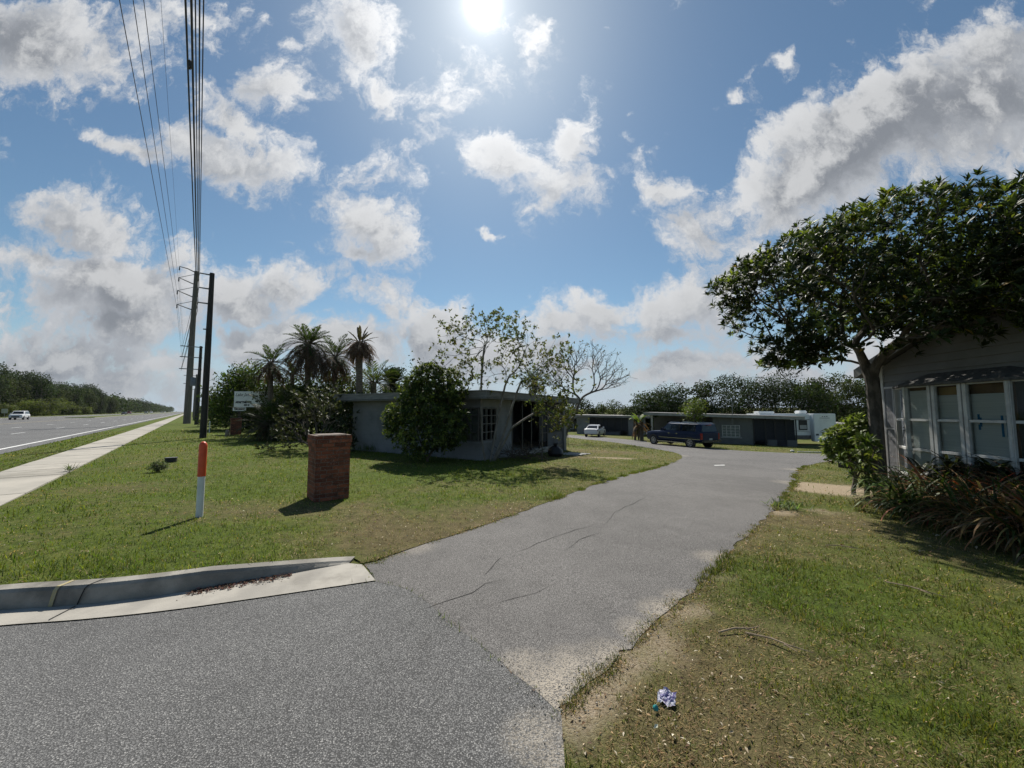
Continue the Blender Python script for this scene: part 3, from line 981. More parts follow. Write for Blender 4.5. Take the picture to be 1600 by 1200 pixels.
MAT['pole_grey'] = M('weathered_grey_pole', (.165, .148, .130), (.11, .098, .087), 2.5, .9, bump=.3, bscale=12, stretch=(6, 6, .35))
MAT['pole_dark'] = M('creosote_pole', (.052, .046, .042), (.030, .027, .025), 3, .9, bump=.3, bscale=12, stretch=(6, 6, .35))
MAT['steel'] = M('galvanised_steel', (.20, .20, .205), (.14, .14, .145), 8, .5, .5)
MAT['wire'] = M('cable_dark', (.03, .03, .034), None, 3, .6)
MAT['insul'] = M('insulator_grey', (.12, .12, .13), None, 3, .35)
MAT['bark'] = M('grey_bark', (.13, .112, .094), (.06, .051, .043), 11, .95, bump=1.0, bscale=30, stretch=(1, 1, .45))
MAT['palebark'] = M('pale_bark', (.25, .225, .195), (.16, .142, .12), 9, .9, bump=.5, bscale=26, stretch=(1, 1, .45))
MAT['twig'] = M('brown_twig', (.115, .090, .068), (.07, .055, .042), 12, .95)
MAT['palmtrunk'] = M('palm_trunk', (.17, .135, .10), (.09, .072, .055), 8, .95, bump=.8, bscale=9, stretch=(.6, .6, 3.0))
MAT['leaf'] = leaf_mat('leaf', .38, .48, .24)
MAT['softleaf'] = leaf_mat('soft_leaf', .42, .6, .2)
MAT['farleaf'] = leaf_mat('far_leaf', .30, .75, .1)
MAT['deadleaf'] = leaf_mat('dead_leaf', .32, .75, .15, (1.25, 1.0, .6))
MAT['blade'] = leaf_mat('grass_blade', .45, .6, .2, (1.25, 1.25, .6))
MAT['litter'] = leaf_mat('leaf_litter', .15, .8, .2, (1.1, 1, .8))

def brick_mat():
    m = bpy.data.materials.new('old_red_brick')
    nt = nodes(m)
    tc = nt.nodes.new('ShaderNodeTexCoord').outputs['Object']
    s = nd(nt, 'ShaderNodeSeparateXYZ', {0: tc})
    v = nd(nt, 'ShaderNodeCombineXYZ', {0: math_(nt, 'ADD', s.outputs[0], s.outputs[1]), 1: s.outputs[2], 2: 0.0}).outputs[0]
    br = nd(nt, 'ShaderNodeTexBrick', {'Vector': v, 'Color1': (.30, .095, .050, 1), 'Color2': (.105, .036, .024, 1), 'Mortar': (.19, .15, .12, 1), 'Scale': 1.0, 'Mortar Size': .0065, 'Mortar Smooth': .25, 'Bias': -.1, 'Brick Width': .205, 'Row Height': .0705})
    n1, n2 = noise(nt, tc, 4.5, 6, .65), noise(nt, tc, 42, 4, .7)
    col = mix(nt, ramp(nt, n1, .48, .72), br.outputs['Color'], (.085, .040, .028))
    col = mix(nt, math_(nt, 'MULTIPLY', ramp(nt, n2, .56, .70), .6), col, (.45, .36, .30))
    hgt = math_(nt, 'ADD', math_(nt, 'MULTIPLY', br.outputs['Fac'], -1.0), math_(nt, 'MULTIPLY', n2, .35))
    finish(nt, col, .9, 0, .2, hgt, 1.0, .02)
    return m
MAT['brick'] = brick_mat()
MAT['mortar'] = M('mortar_top', (.26, .22, .19), (.17, .14, .12), 8, .95, bump=.5)

# ================================================================== bollard
b = gp(311, 812); b.z = float(gz(b.x, b.y))
t = thing('marker_bollard', 'white post with a bright orange top standing on the lawn behind the kerb', 'bollard', b)
r = .047
MB().lathe([(r, -.1), (r, .62)], n=20).build('post', MAT['white_plastic'], t, smooth=True)
MB().lathe([(r + .006, .615), (r + .006, 1.075), (r + .004, 1.10), (r * .85, 1.125), (r * .5, 1.142), (.004, 1.148)], n=20).build('orange_sleeve', MAT['orange'], t, smooth=True)

# ================================================================== brick pillars
def pillar(px, py, w, h, label, rz=R(39.8), dx=None):
    p = gp(px, py)
    t = thing('brick_pillar', label, 'pillar', on(p.x, p.y), rz, 'brick pillars along the lawn')
    a = w / 2
    k = round((h - .21) / .0705) * .0705
    mb = MB()
    mb.box(-a, a, -a, a, -.25, k)
    mb.box(-a - .012, a + .012, -a - .012, a + .012, k + .0005, k + .0705)
    mb.box(-a - .024, a + .024, -a - .024, a + .024, k + .071, k + .141)
    for i, z0 in enumerate((k + .1415,)):
        mb.box(-a - .018, a + .018, -a - .018, a + .018, z0, z0 + .07)
    mb.build('shaft', MAT['brick'], t, bevel=.006)
    MB().box(-a + .06, a - .06, -a + .06, a - .06, k + .205, k + .222).build('cap', MAT['mortar'], t, bevel=.004)
    return t
pillar(512, 779, .60, 1.18, 'red brick pillar standing alone on the near lawn before the grey house')
pillar(368, 679, .62, 1.2, 'dark brick pillar under the apartment sign beside the palms')

# stone by the far pillar, small things in the lawn
p = gp(355, 682)
mb = MB(); mb.lathe([(.10, -.02), (.13, .12), (.12, .30), (.07, .42), (.01, .46)], n=12)
tag(mb.build('lawn_stone', MAT['mortar'], None, smooth=True), 'small rounded stone standing beside the brick pillar under the sign', 'stone').location = on(p.x, p.y)
p = gp(267, 722)
t = thing('meter_box', 'small black lidded utility box sunk in the lawn behind the leafy weed', 'utility box', on(p.x, p.y), R(30))
MB().box(-.14, .14, -.10, .10, -.05, .13).build('box', MAT['black'], t, bevel=.01)
MB().box(-.155, .155, -.115, .115, .131, .155).build('lid', M('grey_lid', (.10, .10, .10), None, 5, .7), t, bevel=.006)

# ================================================================== apartment sign
p = gp(388, 678)
sgn = thing('apartment_sign', 'white apartment sign board half hidden behind palm fronds', 'sign', on(p.x, p.y), 0)
y0 = sgn.location.y
def sp_(px, py): q = at(px, py, y0); return q.x - sgn.location.x, q.z - sgn.location.z
x0, z1 = sp_(367, 611.5); x1, z0 = sp_(438, 636); xa, za = sp_(365.5, 642)
ang = R(-8)
MB().box(x0, x1, -.04, .04, z0, z1).build('board', M('sign_white', (.74, .75, .74), (.66, .67, .66), 3, .6), sgn)
xv, _ = sp_(384, 640)
MB().box(x0 - .06, xv, -.035, .035, za, z0 - .03).build('vacancy_board', M('sign_white_lower', (.74, .75, .74), (.66, .67, .66), 3, .6), sgn)
MAT['ink'] = M('sign_ink', (.02, .02, .02), None, 4, .7)
RX = Matrix.Rotation(R(90), 4, 'X')
def line(txt, x, z, size, **kw):
    return text_mesh('lettering', txt, size, MAT['ink'], sgn, Matrix.Translation((x, -.044, z)) @ RX, **kw)
hh = z1 - z0
line('Lake James', x0 + .10, z1 - hh * .22, .34, shear=.4, width=1.35)
line('APARTMENTS', x0 + .10, z0 + hh * .30, .21, bold=.012, width=1.22)
line('407-8', x0 + .75, z0 + hh * .12, .18, bold=.01)
text_mesh('lettering', 'VACANCY', .21, MAT['ink'], sgn, Matrix.Translation((x0 + .03, -.039, (za + z0 - .03) / 2)) @ RX, bold=.014, width=xv - x0 - .06)
for x in (x0 + .35, x1 - .3): MB().box(x - .06, x + .06, .045, .165, -.2, z1 - .1).build('post', MAT['pole_dark'], sgn)

# ================================================================== utility poles and cables
def pole_at(px, py): p = gp(px, py); return on(p.x, p.y)
UPR = Vector((-.64, .768, 0)); LFT = Vector((-.768, -.64, 0))
p1 = pole_at(292, 662)
top1 = at(309, 424, p1.y).z - p1.z
t1 = thing('transmission_pole', 'tall weathered grey pole with bracket arms to its road side', 'utility pole', p1)
MB().tube([(0, 0, -1), (0, 0, top1 * .5), (.06, 0, top1)], [.43, .34, .23], 14).build('pole', MAT['pole_grey'], t1, smooth=True)
arm_tips = []
for i, (tx, ty, bx, by) in enumerate(((292, 421, 309, 426), (287.5, 438, 307, 445), (285, 458, 305.5, 465), (284, 479, 304, 485))):
    a, c = at(bx, by, p1.y) - p1, at(tx, ty, p1.y) - p1
    ln = max(1.4, (a.x - c.x) * .78)
    base = Vector((0, 0, a.z)); tip = LFT * (ln * 1.25) + Vector((0, 0, c.z))
    mb = MB()
    mb.tube([base, (base + tip) / 2 + Vector((0, 0, .12 if i == 0 else 0)), tip], [.085, .07, .05], 6)
    if i: mb.tube([Vector((0, 0, a.z + 2 * (c.z - a.z) + .25)), tip], [.035, .035], 5)
    mb.build('bracket_arm', MAT['steel'], t1)
    MB().lathe([(.05, -.55), (.09, -.45), (.05, -.35), (.09, -.25), (.05, -.15), (.06, .0)], tip, 8).build('insulator', MAT['insul'], t1)
    arm_tips.append(p1 + tip - Vector((0, 0, .5)))
p2 = pole_at(317, 684.5)
top2 = at(328, 427, p2.y).z - p2.z
t2 = thing('utility_pole', 'dark creosoted pole with short side brackets nearest the camera', 'utility pole', p2)
MB().tube([(0, 0, -1), (0, 0, top2 * .55), (0, 0, top2)], [.185, .165, .13], 12).build('pole', MAT['pole_dark'], t2, smooth=True)
br_tips = []
for (bx, by, ln) in ((328, 430, .62), (326.5, 452, .62), (325, 475, .62), (322, 515, .3)):
    z = at(bx, by, p2.y).z - p2.z
    tip = LFT * ln + Vector((0, 0, z))
    MB().tube([(0, 0, z), tip], [.05, .04], 6).build('bracket_arm', MAT['steel'], t2)
    br_tips.append(p2 + tip)
# farther poles
def far_pole(px, py, topx, topy, label, mat, arms):
    p = pole_at(px, py)
    h = at(topx, topy, p.y).z - p.z
    t = thing('utility_pole', label, 'utility pole', p)
    MB().tube([(0, 0, -1), (0, 0, h)], [.24, .15], 10).build('pole', mat, t, smooth=True)
    tips = []
    for q in arms:
        z = h - q
        m_ = MB(); m_.bar(LFT * -.2 + Vector((0, 0, z)), LFT * 2.0 + Vector((0, 0, z)), .1, .1)
        m_.build('cross_arm', MAT['steel'], t)
        tips.append(p + LFT * 1.8 + Vector((0, 0, z)))
    return t, p, h, tips
t3, p3, h3, tips3 = far_pole(307, 663.5, 318, 541, 'dark pole with crossarms and a grey transformer behind the tall pole', MAT['pole_dark'], (.15, 1.5, 3.0))
MB().lathe([(.0, -.5), (.30, -.5), (.30, .5), (.24, .58), (.0, .6)], LFT * .55 + Vector((0, 0, h3 - 4.6)), 14).build('transformer', MAT['steel'], t3, smooth=True)
t4, p4, h4, tips4 = far_pole(303.5, 656, 309.5, 585, 'grey pole far along the sidewalk, thin with two crossarms', MAT['pole_grey'], (.3, 1.9))
t5, p5, h5, tips5 = far_pole(302, 652, 306, 607, 'smallest and farthest pole in the roadside row', MAT['pole_grey'], (.3,))

def cable(label, pts, r, sag=0.0, group='overhead power cables'):
    """cable through given points, drooping between them"""
    path = []
    for a, b in zip(pts[:-1], pts[1:]):
        a, b = Vector(a), Vector(b)
        n = 14
        for k in range(n):
            u = k / n
            q = a.lerp(b, u)
            q.z -= sag * 4 * u * (1 - u) * (b - a).length / 50
            path.append(q)
    path.append(Vector(pts[-1]))
    o = MB().tube(path, r, 6).build('power_cable', MAT['wire'])
    return tag(o, label, 'power cable', group)
def over(px, z):                     # where a cable at height z crosses the top of the view
    v = ray(px, -20)
    k = (z - EYE) / v.z
    return Vector((v.x * k, v.y * k, z))
hi = [(183, 'leftmost high cable running from the lowest arm of the tall grey pole', 3, .014), (205, 'second high cable from the left, below the tall pole top', 2, .014), (222, 'third high cable from the left, reaching the upper arm of the tall pole', 1, .014), (250, 'thin faint cable from the topmost arm of the tall grey pole', 0, .007)]
for px, lb, i, r in hi:
    q = over(px, arm_tips[i].z - 1.2)
    e = q + (q - arm_tips[i]).normalized() * 14
    f = arm_tips[i] + UPR * 80 + Vector((0, 0, -1.0)) + LFT * .3
    cable(lb, [e, q, arm_tips[i], f], r, .0)
lo_ = [(289, 'leftmost thick cable of the dark bundle beside the near pole', 2, .015, -.5), (298.5, 'thickest black cable, second in the bundle beside the near pole', 2, .019, 0.0), (305, 'middle cable of the dark bundle above the near pole', 1, .012, -.2), (312, 'fourth cable of the bundle, second from its right side', 1, .015, .1), (318.5, 'rightmost cable of the dark bundle meeting the near pole top', 0, .013, 0.0)]
for px, lb, i, r, dz in lo_:
    tip = br_tips[i] + Vector((0, 0, dz))
    q = over(px, tip.z - .35)
    e = q + (q - tip).normalized() * 12
    f = tips3[min(i, 2)] + Vector((0, 0, dz * .5))
    cable(lb, [e, q, tip, f], r, .25)
q = thing('cable_tag', 'small dark splice hanging on the bundle of cables high above', 'cable splice', at(296.5, 101, 9.0))
MB().lathe([(.02, -.12), (.05, -.08), (.05, .08), (.02, .12)], n=8).build('splice', MAT['black'], q)

# ================================================================== grey corner house (left)
EXA = R(-28)
ex, ey = Vector((math.cos(EXA), math.sin(EXA), 0)), Vector((-math.sin(EXA), math.cos(EXA), 0))
K = gp(750, 720)
A = thing('grey_house', 'grey flat roofed block house with a corner window behind the round shrub', 'house', (K.x, K.y, -.15), EXA)
zr0, zr1 = 2.27, 2.52
w0, w1 = .70, 1.95        # window sill and head
LA = -6.8
mb = MB()
T = .2
mb.box(LA, -1.25, 0, T, -.3, zr0)                       # front wall, left of the corner window
mb.box(-1.25, 0, 0, T, -.3, w0)
mb.box(-1.25, 0, 0, T, w1, zr0)
mb.box(-T, 0, T, 1.15, -.3, w0)
mb.box(-T, 0, T, 1.15, w1, zr0)
mb.box(-T, 0, 1.15, 2.45, -.5, zr0)
mb.box(LA, LA + T, T, 9.0, -.5, zr0)
mb.box(LA + T, -2.7, 8.8, 9.0, -.6, zr0)
mb.build('wall', MAT['block'], A)
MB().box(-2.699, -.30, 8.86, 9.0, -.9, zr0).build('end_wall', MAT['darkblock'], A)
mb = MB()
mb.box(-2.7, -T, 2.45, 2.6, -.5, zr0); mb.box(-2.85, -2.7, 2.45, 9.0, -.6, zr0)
mb.build('porch_wall', MAT['darkblock'], A)
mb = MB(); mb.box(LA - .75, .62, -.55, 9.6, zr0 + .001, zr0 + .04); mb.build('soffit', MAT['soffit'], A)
mb = MB()
mb.box(LA - .75, .62, -.55, -.50, zr0 - .02, zr1); mb.box(.57, .62, -.50, 9.6, zr0 - .02, zr1); mb.box(LA - .75, LA - .70, -.50, 9.6, zr0 - .02, zr1); mb.box(LA - .70, .57, 9.55, 9.6, zr0 - .02, zr1)
fas = mb.build('fascia', MAT['fascia'], A, bevel=.006)
mb = MB(); mb.box(LA - .79, .66, -.59, 9.64, zr1, zr1 + .035); mb.build('roof', MAT['roofing'], A)
mb = MB(); mb.box(-2.7, 0, 2.6, 9.0, -.6, .02); mb.build('porch_floor', MAT['concrete'], A)
for (x0, x1, y0, y1, nm) in ((-1.25, -.05, .02, .10, 'front'), (-.10, -.02, .05, 1.15, 'side')):
    fr, gl = MB(), MB()
    if nm == 'front':
        for x in (x0, x0 + .40, x0 + .80, x1 - .06): fr.box(x, x + .055, -.03, .05, w0, w1)
        for z in (w0, w0 + .31, w0 + .62, w0 + .93, w1 - .055): fr.box(x0, x1, -.035, .045, z, z + .05)
        gl.box(x0 + .02, x1, .06, .075, w0 + .02, w1 - .02)
        f = fr.build('window', MAT['grey_frame'], A); gl.build('pane', MAT['clear'], f)
        MB().box(x0 + .45, x1 - .02, .12, .125, w0 + .02, w1 - .02).build('curtain', M('dim_curtain', (.30, .29, .275), (.24, .235, .22), 3, .9), f)
    else:
        for y in (.10, .40, .75, 1.10): fr.box(-.05, .03, y, y + .05, w0, w1)
        for z in (w0, w0 + .31, w0 + .62, w0 + .93, w1 - .055): fr.box(-.045, .035, .06, 1.15, z, z + .035)
        gl.box(-.075, -.06, .08, 1.13, w0 + .02, w1 - .02)
        f = fr.build('window', MAT['grey_frame'], A); gl.build('pane', MAT['clear'], f)
        MB().box(-.125, -.12, .10, 1.12, w0 + .02, w1 - .02).build('curtain', MAT['curtain'], f)
MB().box(-1.3, .06, -.06, T, w0 - .09, w0 - .002).box(0.001, .06, T, 1.2, w0 - .09, w0 - .002).build('sill', MAT['block'], A)
# porch front: dark screens on posts, low wall, end pier
for i, y in enumerate((2.50, 3.45, 4.4, 5.35, 6.3, 7.2)):
    MB().box(-.07, 0, y, y + .07, -.3, zr0).build('porch_post', MAT['black'], A)
for i, (y, y2) in enumerate(((5.42, 6.3), (6.37, 7.2), (7.27, 8.45))):
    MB().box(-.04, -.03, y, y2, .75 if i else .3, zr0 - .05).build('screen', MAT['darkscreen'], A)
MB().box(-.08, .02, 5.42, 8.45, .70, .75).build('rail', MAT['black'], A)
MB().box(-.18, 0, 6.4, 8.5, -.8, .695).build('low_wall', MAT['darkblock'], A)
MB().box(-.26, .10, 8.5, 8.86, -.9, zr0 - .9).box(-.2, .05, 8.56, 8.80, zr0 - .9, zr0).build('corner_pier', MAT['block'], A)
d = MB().box(-2.69, -2.64, 4.1, 5.0, .03, 2.05).build('door', M('blue_grey_door', (.09, .095, .13), (.07, .075, .10), 3, .6), A)
MB().lathe([(.03, -.03), (.03, .03)], (-2.6, 4.9, 1.0), 8).build('handle', MAT['steel'], d)
MB().box(-2.66, -2.60, 5.6, 7.6, .75, 1.9).build('window', MAT['grey_frame'], A)

# ================================================================== rear houses
def flat_house(name, label, P, L, depth, zb, zl, zr, mats, over=.6, th=.26):
    t = thing(name, label, 'house', (P[0], P[1], zb), EXA)
    def rz_(x): return (zr + (zl - zr) * (-x / L)) - zb
    def slab(x0, x1, y0, y1, o0, o1):
        return [(x0, y0, rz_(x0) + o0), (x1, y0, rz_(x1) + o0), (x1, y1, rz_(x1) + o0), (x0, y1, rz_(x0) + o0), (x0, y0, rz_(x0) + o1), (x1, y0, rz_(x1) + o1), (x1, y1, rz_(x1) + o1), (x0, y1, rz_(x0) + o1)]
    m = MB(); m.hexa(slab(-L - over, over, -over, depth + over, -th, 0)); m.build('fascia', mats[1], t)
    m = MB(); m.hexa(slab(-L - over - .04, over + .04, -over - .04, depth + over + .04, .002, .035)); m.build('roof', MAT['roofing'], t)
    m = MB(); m.box(-L, 0, depth - .2, depth, -.6, rz_(-L) - th - .01); m.build('back_wall', mats[0], t)
    return t, (lambda x: rz_(x) - th - .002)
def along(px, P):                       # distance along a house front seen at a pixel column
    v = ray(px, 643); k = v.x / v.y
    return (k * P[1] - P[0]) / (ex.x - k * ex.y)
# middle rear house behind the pickup
PC = (26.6, 36.2)
C_, rzC = flat_house('rear_house', 'low grey flat roofed house with a screened porch behind the blue pickup', PC, 13.0, 7.0, -1.66, 1.52, 1.17, (MAT['olive_block'], MAT['pale_fascia']))
ac = lambda px: along(px, PC)
x0, x1 = ac(1113), ac(1175)
wl, wr = ac(1127), ac(1155)
zs, zt = .78, 1.95
mb = MB()
mb.box(x0, wl, 0, .2, -.5, rzC(x0) - .0); mb.box(wr, x1, 0, .2, -.5, rzC(x1)); mb.box(wl, wr, 0, .2, -.5, zs); mb.box(wl, wr, 0, .2, zt, rzC(wr))
mb.box(x1 - .2, x1, .2, 3.0, -.5, rzC(x1)); mb.box(x0, x0 + .2, .2, 3.0, -.5, rzC(x0))
mb.build('wall', MAT['olive_block'], C_)
mb = MB(); mb.box(-13, x0 - .01, 3.0, 3.2, -.5, rzC(-6) - .1); mb.build('porch_wall', MAT['darkblock'], C_)
mb = MB(); mb.box(x1 + .01, 0, 3.0, 3.2, -.5, rzC(0)); mb.box(-.2, 0, .2, 3.0, -.5, .9); mb.build('porch_wall', MAT['darkblock'], C_)
fr = MB()
n = 4
for i in range(n + 1): q = wl + (wr - wl - .06) * i / n; fr.box(q, q + .06, -.03, .06, zs, zt)
for i in range(5): z = zs + (zt - zs - .05) * i / 4; fr.box(wl, wr, -.025, .055, z, z + .045)
f = fr.build('window', MAT['white_frame'], C_)
MB().box(wl, wr, .07, .085, zs, zt).build('pane', MAT['clear'], f)
MB().box(wl, wr, .13, .14, zs, zt).build('curtain', MAT['curtain'], f)
MB().box(wl - .15, wr + .15, -.10, .0, zs - .12, zs - .003).build('sill', MAT['pale_fascia'], C_)
for px in (1176.5, 1195, 1210, 1227, 1242.5):
    q = ac(px); MB().box(q - .05, q + .05, 0, .1, -.4, rzC(q)).build('porch_post', MAT['black'], C_)
MB().box(x1 + .1, -.1, .12, .13, .5, rzC(0) - .05).build('screen', MAT['darkscreen'], C_)
for a, b in ((1197, 1211.5), (1227.5, 1243)):
    MB().box(ac(a), ac(b), -.12, .0, -.5, .62).build('low_wall', MAT['olive_block'], C_)
MB().box(ac(1212), ac(1227), -.02, .06, -.35, .58).build('porch_gate', MAT['interior'], C_)
q = ac(1018); MB().box(q - .09, q + .09, 0, .18, -.5, rzC(q)).build('porch_post', MAT['white_frame'], C_)
MB().box(ac(1040), ac(1112), 1.2, 1.22, .6, 2.3).build('screen', MAT['darkscreen'], C_)
q = ac(1144); MB().tube([(q, -.5, 2.0), (q, -.5, 4.6)], .03, 5).build('vent_pipe', MAT['steel'], C_)
# left rear house behind the white sedan
PD = (18.6, 54.0)
D_, rzD = flat_house('rear_house', 'farther low flat roofed house with a dark porch behind the white sedan', PD, 10.3, 7.0, -1.85, 1.12, .98, (MAT['block'], MAT['fascia']))
ad = lambda px: along(px, PD)
a, b = ad(921), ad(981)
mb = MB()
mb.box(ad(901), a, 0, .2, -.5, rzD(a)); mb.box(a - .2, a, .2, 2.5, -.5, rzD(a)); mb.build('wall', MAT['block'], D_); mb = MB(); mb.box(b, 0, 0, .2, -.5, rzD(0)); mb.box(b, b + .2, .2, 2.5, -.5, rzD(b))
mb.build('wall', MAT['block'], D_)
mb = MB(); mb.box(a, b, 2.5, 2.7, -.5, rzD(b)); mb.build('porch_wall', MAT['darkblock'], D_)
for k in range(7):
    q = a + (b - a - .08) * k / 6; MB().box(q, q + .08, .02, .09, -.4, rzD(q)).build('porch_post', MAT['black'], D_)
MB().box(a, b, .10, .11, .7, rzD(b) - .02).build('screen', MAT['darkscreen'], D_)
MB().box(a + .3, b - 1.2, .0, .15, -.4, .55).build('low_wall', MAT['darkblock'], D_)
# small pale cottage seen past the bare tree
PE = (10.2, 68.0)
E_, rzE = flat_house('far_cottage', 'small pale cottage far behind the bare tree, with one arched window', PE, 9.0, 6.0, -2.15, .75, .7, (MAT['block'], MAT['fascia']))
ae = lambda px: along(px, PE)
MB().box(-9, 0, 0, .2, -.5, rzE(0)).build('wall', MAT['block'], E_)
fr = MB().prism([(ae(889), .75), (ae(896), .75), (ae(896), 1.6), ((ae(889) + ae(896)) / 2, 1.95), (ae(889), 1.6)], -.05, .0).build('window', MAT['white_frame'], E_)
MB().box(ae(890), ae(895), -.07, -.055, .85, 1.6).build('pane', MAT['glass'], fr)

# ================================================================== trailer home with the bay window (right)
B = thing('trailer_home', 'grey lap sided trailer home with a boarded bay window under the big tree', 'house', (9.22, 9.56, -.3), R(-5.1))
WID, EAVE, PIT = 7.6, 3.05, .40          # gable width, eave height above base
def rake(y): return EAVE + PIT * min(-y, WID + y) if y <= 0 else EAVE
mb = MB()
z, lap = .15, .168
while z < EAVE + PIT * WID / 2:
    zt = z + lap
    def ext(zz):
        k = max(0.0, (zz - EAVE) / PIT)
        return (-WID + k, -k)
    (a0, b0), (a1, b1) = ext(z), ext(min(zt, EAVE + PIT * WID / 2 - .01))
    if b1 <= a1: break
    mb.hexa([(-.036, a0, z), (-.036, b0, z), (.06, b0, z), (.06, a0, z), (-.004, a1, zt), (-.004, b1, zt), (.06, b1, zt), (.06, a1, zt)])
    z = zt
mb.build('siding', MAT['siding'], B)
MB().prism([(-.02, -.1), (.1, -.1), (.1, .148), (-.02, .148)], -WID, 0).build('skirting', MAT['darkblock'], B)
mb = MB()
z = .15
while z < EAVE - .05:
    mb.hexa([(.061, -.06, z), (12, -.06, z), (12, .036, z), (.061, .036, z), (.061, -.06, z + lap), (12, -.06, z + lap), (12, .004, z + lap), (.061, .004, z + lap)])
    z += lap
mb.box(.061, 12, -WID, -WID + .1, 0, EAVE); mb.box(11.9, 12, -WID, 0, 0, EAVE)
mb.build('side_wall', MAT['siding'], B)
MB().box(-.045, .045, -.075, .045, .1, EAVE).build('corner_trim', MAT['white_frame'], B)
mb = MB()
o = .42
for s in (0, 1):
    ya, yb = (o, -WID / 2) if s == 0 else (-WID - o, -WID / 2)
    za, zb = EAVE - PIT * o, EAVE + PIT * WID / 2
    mb.hexa([(-.3, ya, za + .06), (12.2, ya, za + .06), (12.2, yb, zb + .06), (-.3, yb, zb + .06), (-.3, ya, za + .16), (12.2, ya, za + .16), (12.2, yb, zb + .16), (-.3, yb, zb + .16)])
mb.build('roof', MAT['shingle'], B)
mb = MB()
for s in (0, 1):
    ya, yb = (o, -WID / 2) if s == 0 else (-WID - o, -WID / 2)
    za, zb = EAVE - PIT * o, EAVE + PIT * WID / 2
    mb.hexa([(-.33, ya, za - .07), (-.302, ya, za - .07), (-.302, yb, zb - .07), (-.33, yb, zb - .07), (-.33, ya, za + .15), (-.302, ya, za + .15), (-.302, yb, zb + .15), (-.33, yb, zb + .15)])
mb.box(-.302, 12.2, o, o + .03, EAVE - PIT * o - .07, EAVE - PIT * o + .15)
mb.build('rake_board', MAT['siding'], B)
mb = MB(); mb.hexa([(-.3, o - .01, EAVE - PIT * o + .03), (12, o - .01, EAVE - PIT * o + .03), (12, .03, EAVE + .03), (-.3, .03, EAVE + .03), (-.3, o - .01, EAVE - PIT * o + .055), (12, o - .01, EAVE - PIT * o + .055), (12, .03, EAVE + .055), (-.3, .03, EAVE + .055)])
mb.build('soffit', MAT['white_frame'], B)
# bay window: angled side, three front lights
bz0, bz1 = .50, 2.52
yA, y1_, y2_, yB = -.40, -1.02, -2.95, -3.50
fx = -.36
pts = [(-.03, yA), (fx, y1_), (fx, y2_), (-.03, yB)]
bay = MB().add([(x, y, bz0 - .05) for x, y in pts] + [(x, y, bz0) for x, y in pts], [(0, 1, 2, 3), (7, 6, 5, 4), (0, 4, 5, 1), (1, 5, 6, 2), (2, 6, 7, 3)])
bay.box(-.05, -.026, yB, yA, .18, bz0 - .06)
bayo = bay.build('bay_window', MAT['white_frame'], B)
def pane_frame(a, b, wid=.045, cols=1):
    a, b = Vector((*a, 0)), Vector((*b, 0))
    d = (b - a).normalized()
    up = Vector((0, 0, 1))
    mb = MB()
    for k in range(cols + 1):
        q = a.lerp(b, k / cols)
        mb.bar(q + up * bz0, q + up * bz1, wid if 0 < k < cols else wid * 1.25, .07, d.cross(up))
    for z in (bz0 + .03, bz0 + .63, bz0 + 1.27, bz1 - .03):
        mb.bar(a + up * z + d * .05, b + up * z - d * .05, .05, .05)
    f = mb.build('frame', MAT['white_frame'], bayo)
    g = MB(); inw = Vector((.012, 0, 0))
    g.quad(a + up * bz0 + inw, b + up * bz0 + inw, b + up * bz1 + inw, a + up * bz1 + inw)
    g.build('pane', MAT['clear'], bayo)
fy = [y1_, y1_ - .60, y1_ - 1.20, y2_]
pane_frame((-.03, yA), (fx, y1_))
for i in range(3): pane_frame((fx, fy[i] - (.0 if i == 0 else .045)), (fx, fy[i + 1] + (.0 if i == 2 else .045)), .05)
pane_frame((fx, y2_), (-.03, yB))
# boards and blinds behind the glass
MAT['panel'] = M('pale_board', (.60, .60, .57), (.52, .52, .50), 2.0, .8, stretch=(.4, .4, 26))
for i in range(3):
    MB().box(fx + .075, fx + .085, fy[i] - .03, fy[i + 1] + .03, bz0 + .02, bz1 - (.24 if i else .12)).build('blind', MAT['panel'], bayo)
MB().box(fx + .11, fx + .115, y1_, y2_, bz0 + .02, bz1 - .02).build('valance', M('brown_valance', (.20, .12, .07), (.13, .08, .05), 3, .9), bayo)
MB().box(fx + .088, fx + .098, fy[1] - .04, fy[2] + .04, bz1 - .236, bz1 - .08).build('cardboard', M('tan_cardboard', (.36, .23, .09), (.28, .18, .075), 4, .9), bayo)
MAT['tape'] = M('blue_tape', (.02, .16, .30), (.015, .12, .24), 9, .6)
mb = MB()
xt = fx + .070
def tape(y0, z0, y1, z1, w=.035): mb.bar((xt, y0, z0), (xt, y1, z1), .006, w, (0, -(z1 - z0), (y1 - y0)))
ya = fy[2] - .16
for k, (yy, zz) in enumerate(((ya, 1.85), (ya - .03, 1.79), (ya - .03, 1.72), (ya - .005, 1.66))):
    mb.box(xt, xt + .005, yy - .018, yy + .018, zz - .05, zz + .05)
mb.build('tape_mark', MAT['tape'], bayo); mb = MB()
for dy in (.37, .45):
    mb.box(xt, xt + .005, ya - dy - .018, ya - dy + .018, 1.50, 1.88)
mb.box(xt + .0055, xt + .009, ya - .47, ya - .35, 1.83, 1.875); mb.box(xt + .0055, xt + .009, ya - .47, ya - .35, 1.68, 1.715)
mb.build('tape_mark', MAT['tape'], bayo)
